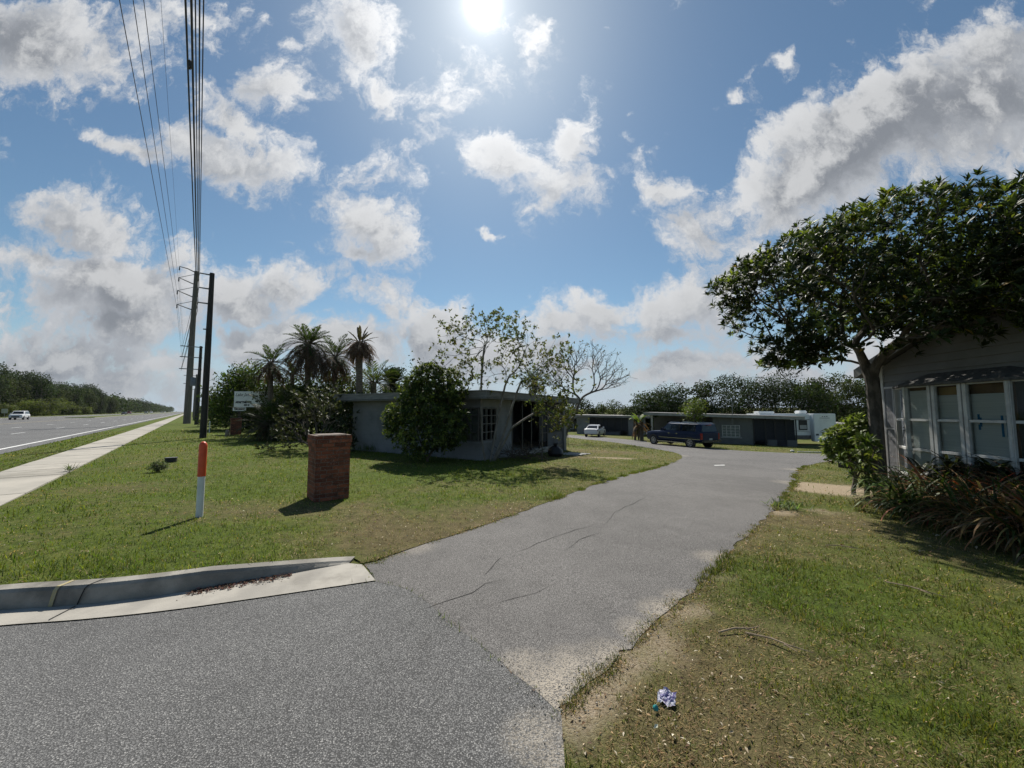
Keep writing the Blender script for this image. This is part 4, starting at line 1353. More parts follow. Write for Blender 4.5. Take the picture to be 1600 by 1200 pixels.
# little hipped roof of the bay
mb = MB()
e = .10
lowp = [(-.03, yA + e, bz1 + .02), (fx - e, y1_ + e * .4, bz1 + .02), (fx - e, y2_ - e * .4, bz1 + .02), (-.03, yB - e, bz1 + .02)]
hip = [(-.03, (yA + yB) / 2 + .75, bz1 + .25), (-.03, (yA + yB) / 2 - .75, bz1 + .25)]
mb.add(lowp + hip, [(0, 1, 4), (1, 2, 5, 4), (2, 3, 5), (3, 2, 1, 0), (0, 4, 5, 3)])
mb.add([(x, y, z - .05) for x, y, z in lowp] + [(x, y, z + .0) for x, y, z in lowp], [(0, 4, 5, 1), (1, 5, 6, 2), (2, 6, 7, 3), (3, 2, 1, 0)])
mb.build('bay_roof', MAT['shingle'], B)
for yy in (-.03, -3.62):
    sh = MB()
    y0, y1 = yy - .05, yy - .34
    z0, z1 = .52, 2.55
    for (c, d) in ((y0, y0 - .035), (y1 + .035, y1)): sh.box(-.065, -.037, d, c, z0, z1)
    for z in (z0, (z0 + z1) / 2 - .02, z1 - .05): sh.box(-.0645, -.037, y1 + .036, y0 - .036, z, z + .05)
    z = z0 + .06
    while z < z1 - .06:
        if abs(z - (z0 + z1) / 2) > .05: sh.hexa([(-.06, y1 + .036, z), (-.06, y0 - .036, z), (-.04, y0 - .036, z + .012), (-.04, y1 + .036, z + .012), (-.06, y1 + .036, z + .006), (-.06, y0 - .036, z + .006), (-.04, y0 - .036, z + .018), (-.04, y1 + .036, z + .018)])
        z += .028
    sh.build('shutter', MAT['shutter'], B)

# ================================================================== vehicles
MAT['navy'] = M('navy_paint', (.006, .017, .052), (.005, .014, .045), 2, .32, .0, .18)
MAT['white_paint'] = M('white_paint', (.72, .73, .74), (.68, .69, .70), 2, .25, .0, .6)
MAT['silver_paint'] = M('silver_paint', (.42, .43, .45), (.38, .39, .41), 2, .25, .3, .6)
MAT['dark_paint'] = M('charcoal_paint', (.03, .03, .033), None, 2, .25, .2, .6)
MAT['green_paint'] = M('sage_paint', (.20, .24, .21), None, 2, .3, .2, .6)
MAT['red_paint'] = M('maroon_paint', (.16, .02, .02), None, 2, .3, .1, .6)
MAT['tyre'] = M('tyre_rubber', (.018, .018, .018), (.028, .027, .026), 9, .9)
MAT['rim'] = M('alloy_rim', (.45, .45, .46), (.30, .30, .31), 9, .35, .7)
MAT['chrome'] = M('chrome', (.62, .62, .63), (.5, .5, .5), 4, .2, .9)
MAT['redlight'] = M('red_lens', (.35, .012, .02), (.22, .008, .012), 14, .2, 0, .6)
MAT['lens'] = M('clear_lens', (.65, .66, .68), None, 8, .15, .1, .6)
MAT['plate'] = M('pale_plate', (.6, .6, .58), (.3, .36, .3), 30, .5)
CARS = {
    'pickup': dict(body=[(2.93, .52, .98, .86), (2.86, .42, 1.10, .93), (2.3, .40, 1.17, 1.0), (1.3, .40, 1.22, 1.01), (.9, .42, 1.26, 1.01), (-.98, .42, 1.27, 1.01), (-2.0, .42, 1.28, 1.01), (-2.95, .52, 1.27, 1.0), (-3.02, .62, 1.22, .96)],
                   cab=(1.28, .50, -2.85, -2.97, .955, .80, 1.24, 1.93), zwin=(1.32, 1.82), wins=((.86, .0), (-.06, -.84), (-1.12, -2.45)), axles=(1.97, -1.95), wr=.41, w=1.0, tail=(-3.03, .84, .98)),
    'suv': dict(body=[(2.38, .45, .85, .80), (2.30, .36, .98, .88), (1.6, .34, 1.06, .93), (1.0, .34, 1.10, .94), (-1.6, .34, 1.12, .94), (-2.35, .42, 1.10, .92), (-2.42, .5, 1.02, .88)],
                cab=(1.15, .45, -2.05, -2.36, .89, .74, 1.08, 1.76), zwin=(1.15, 1.66), wins=((.70, -.15), (-.22, -1.05), (-1.14, -1.95)), axles=(1.45, -1.42), wr=.36, w=.93, tail=(-2.43, .80, .95)),
    'sedan': dict(body=[(2.28, .38, .68, .76), (2.18, .28, .80, .84), (1.5, .26, .91, .88), (.9, .26, .95, .89), (-1.3, .26, .98, .89), (-2.0, .32, 1.00, .87), (-2.24, .40, .93, .82)],
                  cab=(.98, .15, -1.0, -1.72, .83, .66, .94, 1.45), zwin=(.99, 1.36), wins=((.52, -.22), (-.29, -1.10)), axles=(1.38, -1.33), wr=.32, w=.88, tail=(-2.20, .74, .83)),
}
def car(kind, name, label, cat, loc, heading, paint, group=None, detail=True):
    c = CARS[kind]
    t = thing(name, label, cat, loc, heading, group)
    mb = MB()
    rows = []
    for (x, zb, zt, hw) in c['body']:
        half = [(hw * .88, zb), (hw * .97, zb + .12), (hw, zb + (zt - zb) * .55), (hw * .985, zb + (zt - zb) * .82), (hw * .93, zt - .01), (hw * .5, zt + .03)]
        rows.append([(x, y, z) for y, z in half] + [(x, -y, z) for y, z in half[::-1]])
    m = len(rows[0])
    for i in range(len(rows) - 1):
        for k in range(m):
            k2 = (k + 1) % m
            mb.quad(rows[i][k], rows[i][k2], rows[i + 1][k2], rows[i + 1][k])
    mb.add(rows[0], [tuple(range(m))]); mb.add(rows[-1], [tuple(range(m))[::-1]])
    x0, x1, x2, x3, wb, wt, zb, zt = c['cab']
    xm = (x1 + x2) / 2
    lower = [(x0, wb * .94), (x1 - .25, wb), (x2 + .3, wb), (x3, wb * .93)]
    upper = [(x1, wt * .93), (x1 - .35, wt), (x2 + .35, wt), (x2, wt * .93)]
    vs = [(x, y, zb) for x, y in lower] + [(x, -y, zb) for x, y in lower[::-1]]
    vu = [(x, y, zt - .05) for x, y in upper] + [(x, -y, zt - .05) for x, y in upper[::-1]]
    vr = [(xm + (x - xm) * .93, y * .88, zt) for x, y in upper] + [(xm + (x - xm) * .93, -y * .88, zt) for x, y in upper[::-1]]
    fs = [(i, (i + 1) % 8, (i + 1) % 8 + 8, i + 8) for i in range(8)] + [(i + 8, (i + 1) % 8 + 8, (i + 1) % 8 + 16, i + 16) for i in range(8)] + [tuple(range(16, 24))]
    mb.add(vs + vu + vr, fs)
    bo = mb.build('body', paint, t, smooth=True)
    def side(z): return wb + (wt - wb) * (z - zb) / (zt - .05 - zb)
    z0, z1 = c['zwin']
    for s in (1, -1):
        for i, (a, b) in enumerate(c['wins']):
            k = .42 if (i == 0) else 0.0
            k2 = .35 if (i == len(c['wins']) - 1 and kind == 'sedan') else 0.0
            g = MB(); off = .016
            g.quad((a, s * (side(z0) + off), z0), (b - k2 * .6, s * (side(z0) + off), z0), (b + k2 * .3, s * (side(z1) + off), z1), (a - k, s * (side(z1) + off), z1))
            g.build('side_window', MAT['glass'], t)
    def slope_quad(xa, xb, nm):
        f = lambda z: xa + (xb - xa) * (z - zb) / (zt - .05 - zb)
        o = .02 if xa > 0 else -.02
        g = MB()
        g.quad((f(z0) + o, -side(z0) * .84, z0), (f(z0) + o, side(z0) * .84, z0), (f(z1) + o, side(z1) * .82, z1), (f(z1) + o, -side(z1) * .82, z1))
        g.build(nm, MAT['glass'], t)
    slope_quad(x0, x1, 'windscreen'); slope_quad(x3, x2, 'rear_window')
    for ax in c['axles']:
        for s in (1, -1):
            w = MB().lathe([(c['wr'] * .62, -.10), (c['wr'] * .97, -.115), (c['wr'], -.06), (c['wr'], .06), (c['wr'] * .97, .115), (c['wr'] * .62, .10)], (ax, s * (c['w'] - .09), c['wr']), 20, 'y').build('wheel', MAT['tyre'], t, smooth=True)
            if detail:
                rm = MB()
                y = s * (c['w'] + .018)
                rm.lathe([(c['wr'] * .12, -.01), (c['wr'] * .14, .012)], (ax, y, c['wr']), 10, 'y')
                for k in range(6):
                    an = k * math.pi / 3 + .2
                    rm.bar((ax, y, c['wr']), (ax + math.cos(an) * c['wr'] * .58, y, c['wr'] + math.sin(an) * c['wr'] * .58), .075, .02, (0, 1, 0))
                ring = [(ax + math.cos(q) * c['wr'] * .62, y, c['wr'] + math.sin(q) * c['wr'] * .62) for q in np.linspace(0, 2 * math.pi, 19)]
                rm.tube(ring, .025, 5)
                rm.build('rim', MAT['rim'], w)
            ar = MB()
            ar.lathe([(c['wr'] * 1.16, -.01), (c['wr'] * 1.16, .008)], (ax, s * (c['w'] - .0), c['wr'] + .03), 20, 'y')
            ar.build('wheel_arch', MAT['black'], t)
    xr, yl, zl = c['tail']
    for s in (1, -1):
        MB().box(xr - .02, xr + .12, s * (c['w'] * .99), s * (yl * .82 if kind != 'pickup' else .83), zl - (.26 if kind == 'pickup' else .09), zl + (.22 if kind == 'pickup' else .06)).build('tail_light', MAT['redlight'], t, bevel=.015)
        xf = c['body'][0][0]
        MB().box(xf - .14, xf + .015, s * (c['w'] * .93), s * (c['w'] * .60), c['body'][0][2] - .16, c['body'][0][2] + .0).build('headlight', MAT['lens'], t, bevel=.015)
    if detail:
        MB().box(c['body'][0][0] - .02, c['body'][0][0] + .03, -.5, .5, c['body'][0][1] + .02, c['body'][0][2] - .14).build('grille', MAT['black'], t)
        MB().box(xr - .035, xr + .02, -.16, .16, c['body'][-1][1] + (.05 if kind == 'pickup' else .12), c['body'][-1][1] + (.19 if kind == 'pickup' else .25)).build('number_plate', MAT['plate'], t)
        for s in (1, -1):
            MB().box(x0 - .50, x0 - .36, s * (wb + .02), s * (wb + .20), zb + .08, zb + .26).build('mirror', paint, t, bevel=.02)
            for a, b in c['wins'][:2]:
                MB().box(b + .08, b + .25, s * (c['w'] + .0), s * (c['w'] + .03), zb - .18, zb - .13).build('door_handle', MAT['chrome'], t)
    return t, c
# blue pickup with a topper
a, b_ = gp(1024.5, 694.3), gp(1079, 699.2)
hd = math.atan2(a.y - b_.y, a.x - b_.x)
print('pickup wheelbase seen', (a - b_).length, math.degrees(hd), a, b_)
h_ = Vector((math.cos(hd), math.sin(hd), 0))
nrm = Vector((-h_.y, h_.x, 0))
rear = b_ - nrm * .9 if True else b_
sgn_ = 1 if (nrm.dot(Vector((0, -1, 0))) > 0) else -1
cen = b_ + h_ * 1.95 - nrm * sgn_ * .93
tz = float(terr(cen.x, cen.y))
trk, cc = car('pickup', 'pickup_truck', 'dark blue crew cab pickup with a topper parked before the rear house', 'pickup truck', (cen.x, cen.y, tz + .01), hd, MAT['navy'])
for s in (1, -1):
    MB().box(1.45, -1.4, s * 1.0, s * 1.09, .36, .41).build('running_board', MAT['chrome'], trk)
    MB().box(1.3, -2.9, s * 1.012, s * 1.022, .70, .735).build('side_trim', MAT['chrome'], trk)
    MB().box(-.93, -.99, s * .90, s * .99, 1.29, 1.86).build('cab_gap', MAT['black'], trk)
    MB().tube([(.4, s * .70, 1.95), (.2, s * .70, 1.99), (-.7, s * .70, 1.99), (-.85, s * .70, 1.95)], .018, 6).build('roof_rail', MAT['chrome'], trk)
    MB().tube([(-1.2, s * .70, 1.95), (-1.4, s * .70, 1.99), (-2.5, s * .70, 1.99), (-2.7, s * .70, 1.95)], .018, 6).build('roof_rail', MAT['chrome'], trk)
MB().box(-3.06, -3.22, -.95, .95, .50, .68).build('bumper', MAT['dark_paint'], trk, bevel=.02)
MB().box(-3.035, -3.055, -.82, .82, .72, 1.2).build('tailgate', MAT['navy'], trk, bevel=.008)
MB().box(-3.0, -3.04, -.12, .12, 1.93 - .12, 1.93 - .06).build('brake_light', MAT['redlight'], trk)
# white sedan
a = gp(933, 683.2)
sed, _ = car('sedan', 'sedan', 'white sedan parked on the grass by the farther dark porch', 'car', (a.x + .2, a.y + 2.0, float(terr(a.x, a.y)) + .01), R(64), MAT['white_paint'])
# highway traffic
HD = math.atan2(-.768, .64)
def on_road(px, tt):
    dx = (px - CX) / F
    k = tt / (-.768 * dx - .64)
    return (dx * k, k, .02)
car('suv', 'suv', 'white sport utility car coming along the far carriageway, nearest on the highway', 'car', on_road(33, 26.6), HD, MAT['white_paint'])
for px, tt, kd, mt, lb in ((195.5, 28, 'sedan', 'dark_paint', 'black car leading a pair on the far carriageway'), (203.5, 31.5, 'suv', 'red_paint', 'dark maroon car close beside the black car on the far carriageway'),
                           (230, 26.8, 'suv', 'green_paint', 'sage green car beside the median on the highway'), (238, 30.6, 'suv', 'white_paint', 'white roofed car just past the sage green car'),
                           (254, 27, 'sedan', 'silver_paint', 'far silver car, first of the distant line of traffic'), (259, 31, 'suv', 'white_paint', 'far white car, second in the distant line of traffic'),
                           (268, 27, 'suv', 'silver_paint', 'distant pale car midway along the line of traffic'), (277, 30, 'suv', 'dark_paint', 'distant dark car nearest the tall grey pole')):
    car(kd, kd if kd != 'sedan' else 'sedan', lb, 'car', on_road(px, tt), HD, MAT[mt], 'cars on the highway', False)

# white recreational trailer behind the rear house
q = gp(1288, 691)
RVY = 40.0
rx0, rx1, rx2 = at(1192, 660, RVY).x, at(1271, 660, RVY).x, at(1306, 660, RVY).x
zb_, ztop = at(1288, 690, RVY).z, at(1288, 646.5, RVY).z
gzr = float(terr(rx2, RVY))
MAT['rv'] = M('rv_white', (.82, .83, .82), (.76, .77, .76), .8, .35, dirt=(.52, .51, .48))
rv = thing('camper_trailer', 'white camper trailer parked behind the end of the rear house', 'camper trailer', (rx1, RVY, gzr))
L0, L2, zb2, zt2 = rx0 - rx1, rx2 - rx1, zb_ - gzr, ztop - gzr
MB().box(L0, L2 - .1, .45, 2.9, zb2 + .2, zt2).build('body', MAT['rv'], rv, bevel=.07)
so_ = MB().box(0, L2, -.05, .44, zb2, zt2 + .02).build('slide_out', MAT['rv'], rv, bevel=.05)
MB().box(L0, -.02, .40, .448, zb2 + .2, zb2 + .62).build('lower_band', M('rv_grey', (.13, .12, .115), None, 3, .5), rv)
for k in range(2):
    MB().lathe([(.38, -.1), (.38, .1)], (L0 + 2.4 + k * .95, .55, .38), 16, 'y').build('wheel', MAT['tyre'], rv)
wy = at(1262, 663, RVY)
w_ = MB().box(wy.x - rx1 - .62, wy.x - rx1 + .28, .40, .449, wy.z - gzr - .62, wy.z - gzr + .42).build('window', MAT['black'], rv, bevel=.05)
MB().box(wy.x - rx1 - .52, wy.x - rx1 + .18, .38, .399, wy.z - gzr - .5, wy.z - gzr - .1).build('curtain', MAT['curtain'], w_)
MAT['decal'] = M('rv_decal', (.05, .052, .06), None, 3, .4)
mb = MB()
for (za, zb3, h2) in ((1.75, 1.35, .06), (2.5, 2.62, .09), (1.1, .95, .05)): mb.hexa([(L0, .43, za), (-.05, .43, zb3), (-.05, .449, zb3), (L0, .449, za), (L0, .43, za + h2), (-.05, .43, zb3 + h2 * .4), (-.05, .449, zb3 + h2 * .4), (L0, .449, za + h2)])
mb.build('stripe', MAT['decal'], rv)
mb = MB()
cx_ = L2 / 2
for i, k in enumerate((-.22, 0, .22)): mb.box(cx_ + k - .06, cx_ + k + .06, -.056, -.045, zt2 - .32, zt2 - .25)
mb.box(cx_ - .55, cx_ + .5, -.056, -.045, zt2 - .46, zt2 - .425)
hz = zb2 + 1.0
mb.prism([(cx_ - .65, hz), (cx_ - .12, hz + .28), (cx_ + .08, hz + .38), (cx_ + .3, hz + .25), (cx_ + .75, hz + .10), (cx_ + .1, hz + .22)], -.056, -.045)
mb.prism([(cx_ - .7, hz - .08), (cx_ - .2, hz + .02), (cx_ + .2, hz - .02), (cx_ - .2, hz - .06)], -.056, -.045)
mb.box(.15, .45, -.056, -.045, zb2 + .62, zb2 + .80)
mb.build('emblem', MAT['decal'], so_)
xx = at(1266, 645, RVY).x - rx1
MB().box(xx - .4, xx + .42, .9, 1.8, zt2 + .001, zt2 + .34).build('roof_unit', MAT['rv'], rv, bevel=.1)
xx = at(1207, 645, RVY).x - rx1
MB().box(xx - .8, xx + .9, 1.0, 1.9, zt2 + .001, zt2 + .26).build('roof_unit', MAT['rv'], rv, bevel=.06)

# dark red shed past the camper
q = at(1322, 672, 46)
sh = thing('red_shed', 'low dark red shed glimpsed past the end of the camper', 'shed', (q.x + 1.5, 46, float(terr(q.x, 46))), 0)
MB().box(-1.6, .6, 0, 3, -.3, 2.15).build('wall', M('oxide_red', (.16, .045, .03), (.11, .03, .022), 2, .85), sh)
MB().prism([(-1.75, 2.151), (.75, 2.151), (.75, 2.22), (-.5, 2.36), (-1.75, 2.22)], -.2, 3.2).build('roof', MAT['roofing'], sh)

# grey slab-sided box low behind the shrub by the tree
q = gp(1338, 733)
t = thing('low_box', 'low grey and black box half hidden behind the shrub by the tree', 'box', (q.x + .1, q.y + .35, float(terr(q.x, q.y))), R(8))
MB().box(-.5, .75, -.3, .3, .22, .55).build('lid', MAT['siding'], t, bevel=.02)
MB().box(-.38, .7, -.24, .24, -.1, .215).build('base', MAT['black'], t)

# clutter by the porch of the grey house
def HA(x, y): q = Vector((K.x, K.y, 0)) + ex * x + ey * y; return on(q.x, q.y)
p = gp(847, 719)
t = thing('porch_pipe', 'thin pale pipe standing upright before the dark porch', 'pipe', on(p.x, p.y))
MB().tube([(0, 0, -.1), (.02, 0, 1.72)], .028, 8).build('pipe', MAT['pole_grey'], t)
p = gp(887.5, 696)
t = thing('fence_post', 'thin dark metal stake standing in the grass past the porch', 'stake', on(p.x, p.y))
MB().bar((0, 0, -.1), (0, 0, .78), .035, .035).build('stake', MAT['black'], t)
p = gp(868, 713)
t = thing('rubbish_bag', 'black rubbish bag slumped at the porch corner', 'bag', on(p.x, p.y))
g = np.random.default_rng(3)
mb = MB()
prof = [(.02, 0), (.30, .02), (.36, .14), (.30, .30), (.15, .42), (.05, .47), (.09, .55), (.01, .56)]
mb.lathe(prof, n=18)
o = mb.build('bag', MAT['black'], t, smooth=True)
for v in o.data.vertices: v.co += Vector(g.normal(0, .022, 3))
p = gp(893, 711)
t = thing('broken_boards', 'pale broken boards lying on the grass before the rubbish bag', 'boards', on(p.x, p.y), R(-30))
for k in range(4):
    MB().bar((-.7 + k * .16, -.1 + k * .09, .02 + .022 * k), (.4 + k * .16, -.25 + k * .12, .03 + .022 * k), .11, .02).build('board', MAT['white_frame'], t)
p = gp(856, 705)
t = thing('leaning_planks', 'dark planks leaning against the low porch wall', 'planks', on(p.x, p.y))
for k in range(4):
    MB().bar((.1 * k, -.1, 0), (-.35 + .16 * k, .55, 1.15 - .12 * k), .10, .025).build('plank', MAT['soffit'], t)

# ================================================================== trees
def tree_things(name, label, cat, base, group=None): return thing(name, label, cat, base, 0, group)
UPV = np.array([0, 0, 1.0])

# ---- big broadleaf tree beside the trailer home
g = np.random.default_rng(21)
tb = on(8.42, 8.93)
T1 = tree_things('shade_tree', 'large spreading tree with dark leathery leaves beside the trailer home', 'tree', tb)
fork = np.array([8.38, 8.90, 2.55])
def crown_lim(x, y):
    r = np.hypot(x - 8.75, (y - 8.6) * .98)
    up_ = 6.02 - 1.9 * (r / 4.45) ** 2.4 + .45 * (fnoise(x, y, 1.1, 31) - .5)
    lo_ = 2.85 + .80 * np.clip((r - 2.9) / 1.5, 0, 1) + np.where(x > 9.0, .85, 0) - np.where((y < 7.6) & (x > 7.4) & (x < 9.0), .05, 0) + .5 * (fnoise(x, y, .9, 33) - .5)
    lo_ = lo_ + .9 * np.clip((5.75 - x) / .9, 0, 1)
    return r, lo_, up_
pts = []
while len(pts) < 1500:
    x, y = g.uniform(4.3, 13.2, 400), g.uniform(4.2, 13.0, 400)
    r, lo_, up_ = crown_lim(x, y)
    z = lo_ + (up_ - lo_) * g.uniform(0, 1, 400) ** .75
    ok = (y < 11.0 + .4 * (x - 8)) & ((x > 7) | (np.abs(y - 8.1) < .9 + .45 * (x - 4.3))) & (r < np.where(x < 7, 3.98, 4.45)) & (up_ > lo_) & ((z > (lo_ + up_) / 2 - .1) | (r > 2.6) | (g.random(400) < .35))
    pts += list(np.stack([x, y, z], 1)[ok])
pts = np.concatenate([np.array(pts[:1500]), np.stack([g.uniform(7.5, 8.95, 260), g.uniform(5.0, 8.0, 260), g.uniform(3.25, 4.4, 260)], 1), np.stack([g.uniform(5.8, 6.9, 80), g.uniform(7.7, 8.9, 80), g.uniform(2.65, 3.3, 80)], 1)])
trunk = [np.array([8.43, 8.94, tb.z - .1]), np.array([8.42, 8.93, .5]), np.array([8.40, 8.91, 1.4]), fork * [1, 1, 0] + [0, 0, 2.1], fork]
pos, par = skeleton(trunk, pts, .28, .42, .30, g)
mb = MB()
tips, rad = wood(mb, pos, par, .0065, .132, 2.2, 8)
mb.build('trunk', MAT['bark'], T1, world=True, smooth=True)
tp = pos[tips]
ctr = np.array([8.6, 8.7, 3.0])
def ros_up(p): u = (p - ctr) * [1, 1, .6] ; u = u / np.linalg.norm(u, axis=1, keepdims=True); u = u + UPV * .7 + rvec(len(p), g) * .45; return u / np.linalg.norm(u, axis=1, keepdims=True)
near_ = tp[g.integers(0, len(tp), 5700)] + g.normal(0, .20, (5700, 3))
r, lo_, up_ = crown_lim(near_[:, 0], near_[:, 1])
near_ = near_[(near_[:, 2] < up_ + .15) & (near_[:, 2] > lo_ - .16) & (near_[:, 1] < 11.2 + .4 * (near_[:, 0] - 8))]
cen_ = np.concatenate([tp, near_])
P, D, N, L, W = rosettes(cen_, ros_up(cen_), 10, .165, .052, (.35, 1.5), g)
base_c = np.repeat(np.where(g.random((len(cen_), 1)) < np.clip((fnoise(cen_[:, 0] + cen_[:, 1] * .7, cen_[:, 2] * 1.3, .75, 61)[:, None] - .52) * 3.2, .03, .7), [[.165, .205, .042]], [[.034, .050, .015]]), 10, 0)
colr = np.clip(base_c * np.exp(g.normal(0, .25, (len(P), 1))), .004, .5)
yl = g.random(len(P)) < .012
colr[yl] = (.30, .20, .05)
leafy('crown', P, D, N, L, W, colr, MAT['leaf'], T1)

# ---- thin many-stemmed tree before the grey house
g = np.random.default_rng(22)
b0 = gp(766, 721); b0 = on(b0.x, b0.y)
T2 = tree_things('slender_tree', 'slender many stemmed tree with sparse leaves before the corner window', 'tree', b0)
yb = b0.y
def A3(px, py, dy=0.0): q = at(px, py, yb + dy); return np.array(q)
stems = [([(758, 720, 0), (753, 690, 0), (751, 650, -.1), (752, 610, -.2), (748, 585, -.2), (757, 545, -.3)], [(695, 545, -.6), (705, 520, -.9), (720, 505, .3), (735, 488, -.4), (760, 482, .2), (745, 500, .8), (712, 560, .5), (730, 575, -.8), (775, 490, -.5), (725, 535, .9), (745, 545, -1.0), (700, 500, .2), (765, 505, 1.0), (722, 560, -.2), (740, 520, .1), (780, 520, -.8)]),
         ([(766, 721, 0), (771, 690, .1), (777, 650, .2), (785, 620, .3), (792, 590, .4)], [(800, 490, .2), (820, 505, .6), (790, 510, -.5), (835, 520, .2), (812, 540, -.6), (845, 540, .5), (800, 560, .9), (830, 560, -.4), (850, 570, .3), (782, 545, .8), (815, 580, -.8), (840, 590, .7), (795, 530, 1.1), (825, 535, 1.0), (770, 575, -.7), (808, 512, -.2), (786, 488, .5)]),
         ([(770, 721, 0), (783, 690, -.1), (795, 655, -.2), (801, 628, -.2), (812, 600, -.2)], [(862, 555, .2), (872, 570, -.5), (855, 600, .4), (880, 545, .1), (868, 600, -.8), (845, 615, -.9), (890, 590, .3), (872, 620, .2), (858, 535, .5), (876, 528, -.2)]),
         ([(772, 721, 0), (800, 668, -.3), (822, 650, -.5), (845, 640, -.7)], [(862, 630, -.9), (878, 642, -.6), (850, 625, -1.2), (870, 655, -.9), (835, 632, -1.0), (885, 625, -.8)])]
mb = MB()
TP = []
for st, tg in stems:
    pos, par = skeleton([A3(*q) for q in st], np.repeat([A3(q[0], q[1] + 14, q[2]) for q in tg], 8, 0) + g.normal(0, .20, (len(tg) * 8, 3)), .14, .5, .3, g)
    tips, rad = wood(mb, pos, par, .0040, .040, 2.1, 6)
    TP.append(pos[tips])
mb.build('trunk', MAT['palebark'], T2, world=True, smooth=True)
tp = np.concatenate(TP)
cen_ = np.concatenate([tp, tp + g.normal(0, .10, tp.shape), tp + g.normal(0, .15, tp.shape), tp + g.normal(0, .2, tp.shape), tp + g.normal(0, .2, tp.shape)])
u = rvec(len(cen_), g) + UPV * .3
P, D, N, L, W = rosettes(cen_, u / np.linalg.norm(u, axis=1, keepdims=True), 6, .118, .058, (.4, 1.6), g)
leafy('crown', P, D, N, L, W, tint(len(P), (.105, .115, .040), .3, .15, g), MAT['softleaf'], T2)

# ---- bare tree behind the porch
g = np.random.default_rng(23)
b0 = gp(884, 690); b0 = on(b0.x, b0.y); yb = b0.y
T3 = tree_things('bare_tree', 'bare branching tree with almost no leaves past the dark porch', 'tree', b0)
tr = [A3(*q) for q in ((882, 690, 0), (886, 672, 0), (893, 655, 0), (902, 640, 0), (906, 628, 0))]
tg = []
for k in range(900):
    a = g.uniform(-1.35, 1.35); rr = g.uniform(.45, 1.0) ** .7
    tg.append(np.array(tr[-1]) + np.array([math.sin(a) * 4.1 * rr + .35, g.normal(0, 1.3) * rr, (math.cos(a) * 4.9 * rr + .2) if abs(a) < 1.0 else math.cos(a) * 4.2 * rr + .6]))
pos, par = skeleton(tr, np.array(tg), .2, .55, .16, g)
mb = MB(); tips, rad = wood(mb, pos, par, .0105, .12, 2.4, 6)
mb.build('trunk', MAT['bark'], T3, world=True, smooth=True)
tp = pos[tips]; tp = tp[g.random(len(tp)) < .22]
P, D, N, L, W = rosettes(tp, rvec(len(tp), g), 5, .16, .07, (.4, 1.6), g)
leafy('leaves', P, D, N, L, W, tint(len(P), (.10, .085, .040), .3, .15, g), MAT['softleaf'], T3, False)

# ---- round leafy shrub before the grey house
def shrub(name, label, cat, base, lobes, nros, per, L0, W0, colA, colB, pB, g, mat='leaf', spread=(.4, 1.5), stems=5, group=None, full=True):
    t = thing(name, label, cat, base, 0, group)
    base = np.array(base)
    C_, U_ = [], []
    vol = np.array([r[0] * r[1] * r[2] for c, r in lobes]) ** .67
    for (c, r), k in zip(lobes, (nros * vol / vol.sum()).astype(int)):
        d = rvec(k, g); q = g.uniform(.35, 1, (k, 1)) ** .45
        C_.append(np.array(c) + d * np.array(r) * q); U_.append(d + UPV * .55 + rvec(k, g) * .35)
    C_, U_ = np.concatenate(C_) + base, np.concatenate(U_)
    ok = C_[:, 2] > base[2] + .08
    C_, U_ = C_[ok], U_[ok] / np.linalg.norm(U_[ok], axis=1, keepdims=True)
    sel = C_[g.choice(len(C_), min(len(C_), 60 + stems * 12), replace=False)]
    pos, par = skeleton([base + [0, 0, -.1], base + [0, 0, .12]], sel, .25, .5, .25, g)
    mb = MB(); wood(mb, pos, par, .006, .05, 2.2, 5)
    mb.build('stems', MAT['twig'], t, world=True)
    P, D, N, L, W = rosettes(C_, U_, per, L0, W0, spread, g)
    cc = np.where(g.random((len(C_), 1)) < pB, [colB], [colA]) * np.exp(g.normal(0, .2, (len(C_), 1)))
    cc = np.repeat(cc, per, 0) * np.exp(g.normal(0, .2, (len(P), 1)))
    leafy('foliage', P, D, N, L, W, np.clip(cc, .004, .6), MAT[mat], t, full)
    return t
g = np.random.default_rng(24)
b0 = gp(668, 722); b0 = on(b0.x, b0.y)
lob = [((-.15, 0, 1.15), (1.35, .85, 1.05)), ((.05, .1, 1.95), (1.05, .8, .85)), ((.1, .1, 2.65), (.95, .65, .72)), ((-.80, -.1, 1.45), (.70, .6, .65)), ((.8, -.1, 1.3), (.70, .6, .8)), ((.75, .15, 2.6), (.65, .5, .55)), ((-.55, .1, 2.35), (.6, .5, .55)), ((-.05, .1, 3.1), (.5, .4, .32))]
shrub('leafy_shrub', 'tall rounded glossy green shrub growing against the grey house wall', 'shrub', b0, lob, 2000, 8, .15, .056, (.048, .074, .019), (.16, .195, .046), .36, g)

# ---- straggly grey-leaved shrub beside the brick pillar
g = np.random.default_rng(25)
b0 = gp(488, 704); b0 = on(b0.x, b0.y); yb = b0.y
T4 = thing('frangipani_shrub', 'straggly grey stemmed shrub with paddle leaves behind the near brick pillar', 'shrub', b0)
tg = []
for k in range(260):
    a, rr = g.uniform(-1.55, 1.55), g.uniform(.3, 1) ** .6
    tg.append(np.array(b0) + np.array([math.sin(a) * 1.75 * rr + .1, g.normal(0, .55), max(.1, math.cos(a) * 2.55 * rr + g.normal(0, .1))]))
pos, par = skeleton([np.array(b0) + [0, 0, -.1], np.array(b0) + [0, 0, .1]], np.array(tg), .18, .6, .45, g)
mb = MB(); tips, rad = wood(mb, pos, par, .012, .07, 2.6, 6)
mb.build('stems', MAT['bark'], T4, world=True, smooth=True)
tp = pos[tips]; tp = np.concatenate([tp, tp + g.normal(0, .1, tp.shape), tp + g.normal(0, .18, tp.shape)])
u = (tp - np.array(b0)) / 2 + UPV * .7 + rvec(len(tp), g) * .3
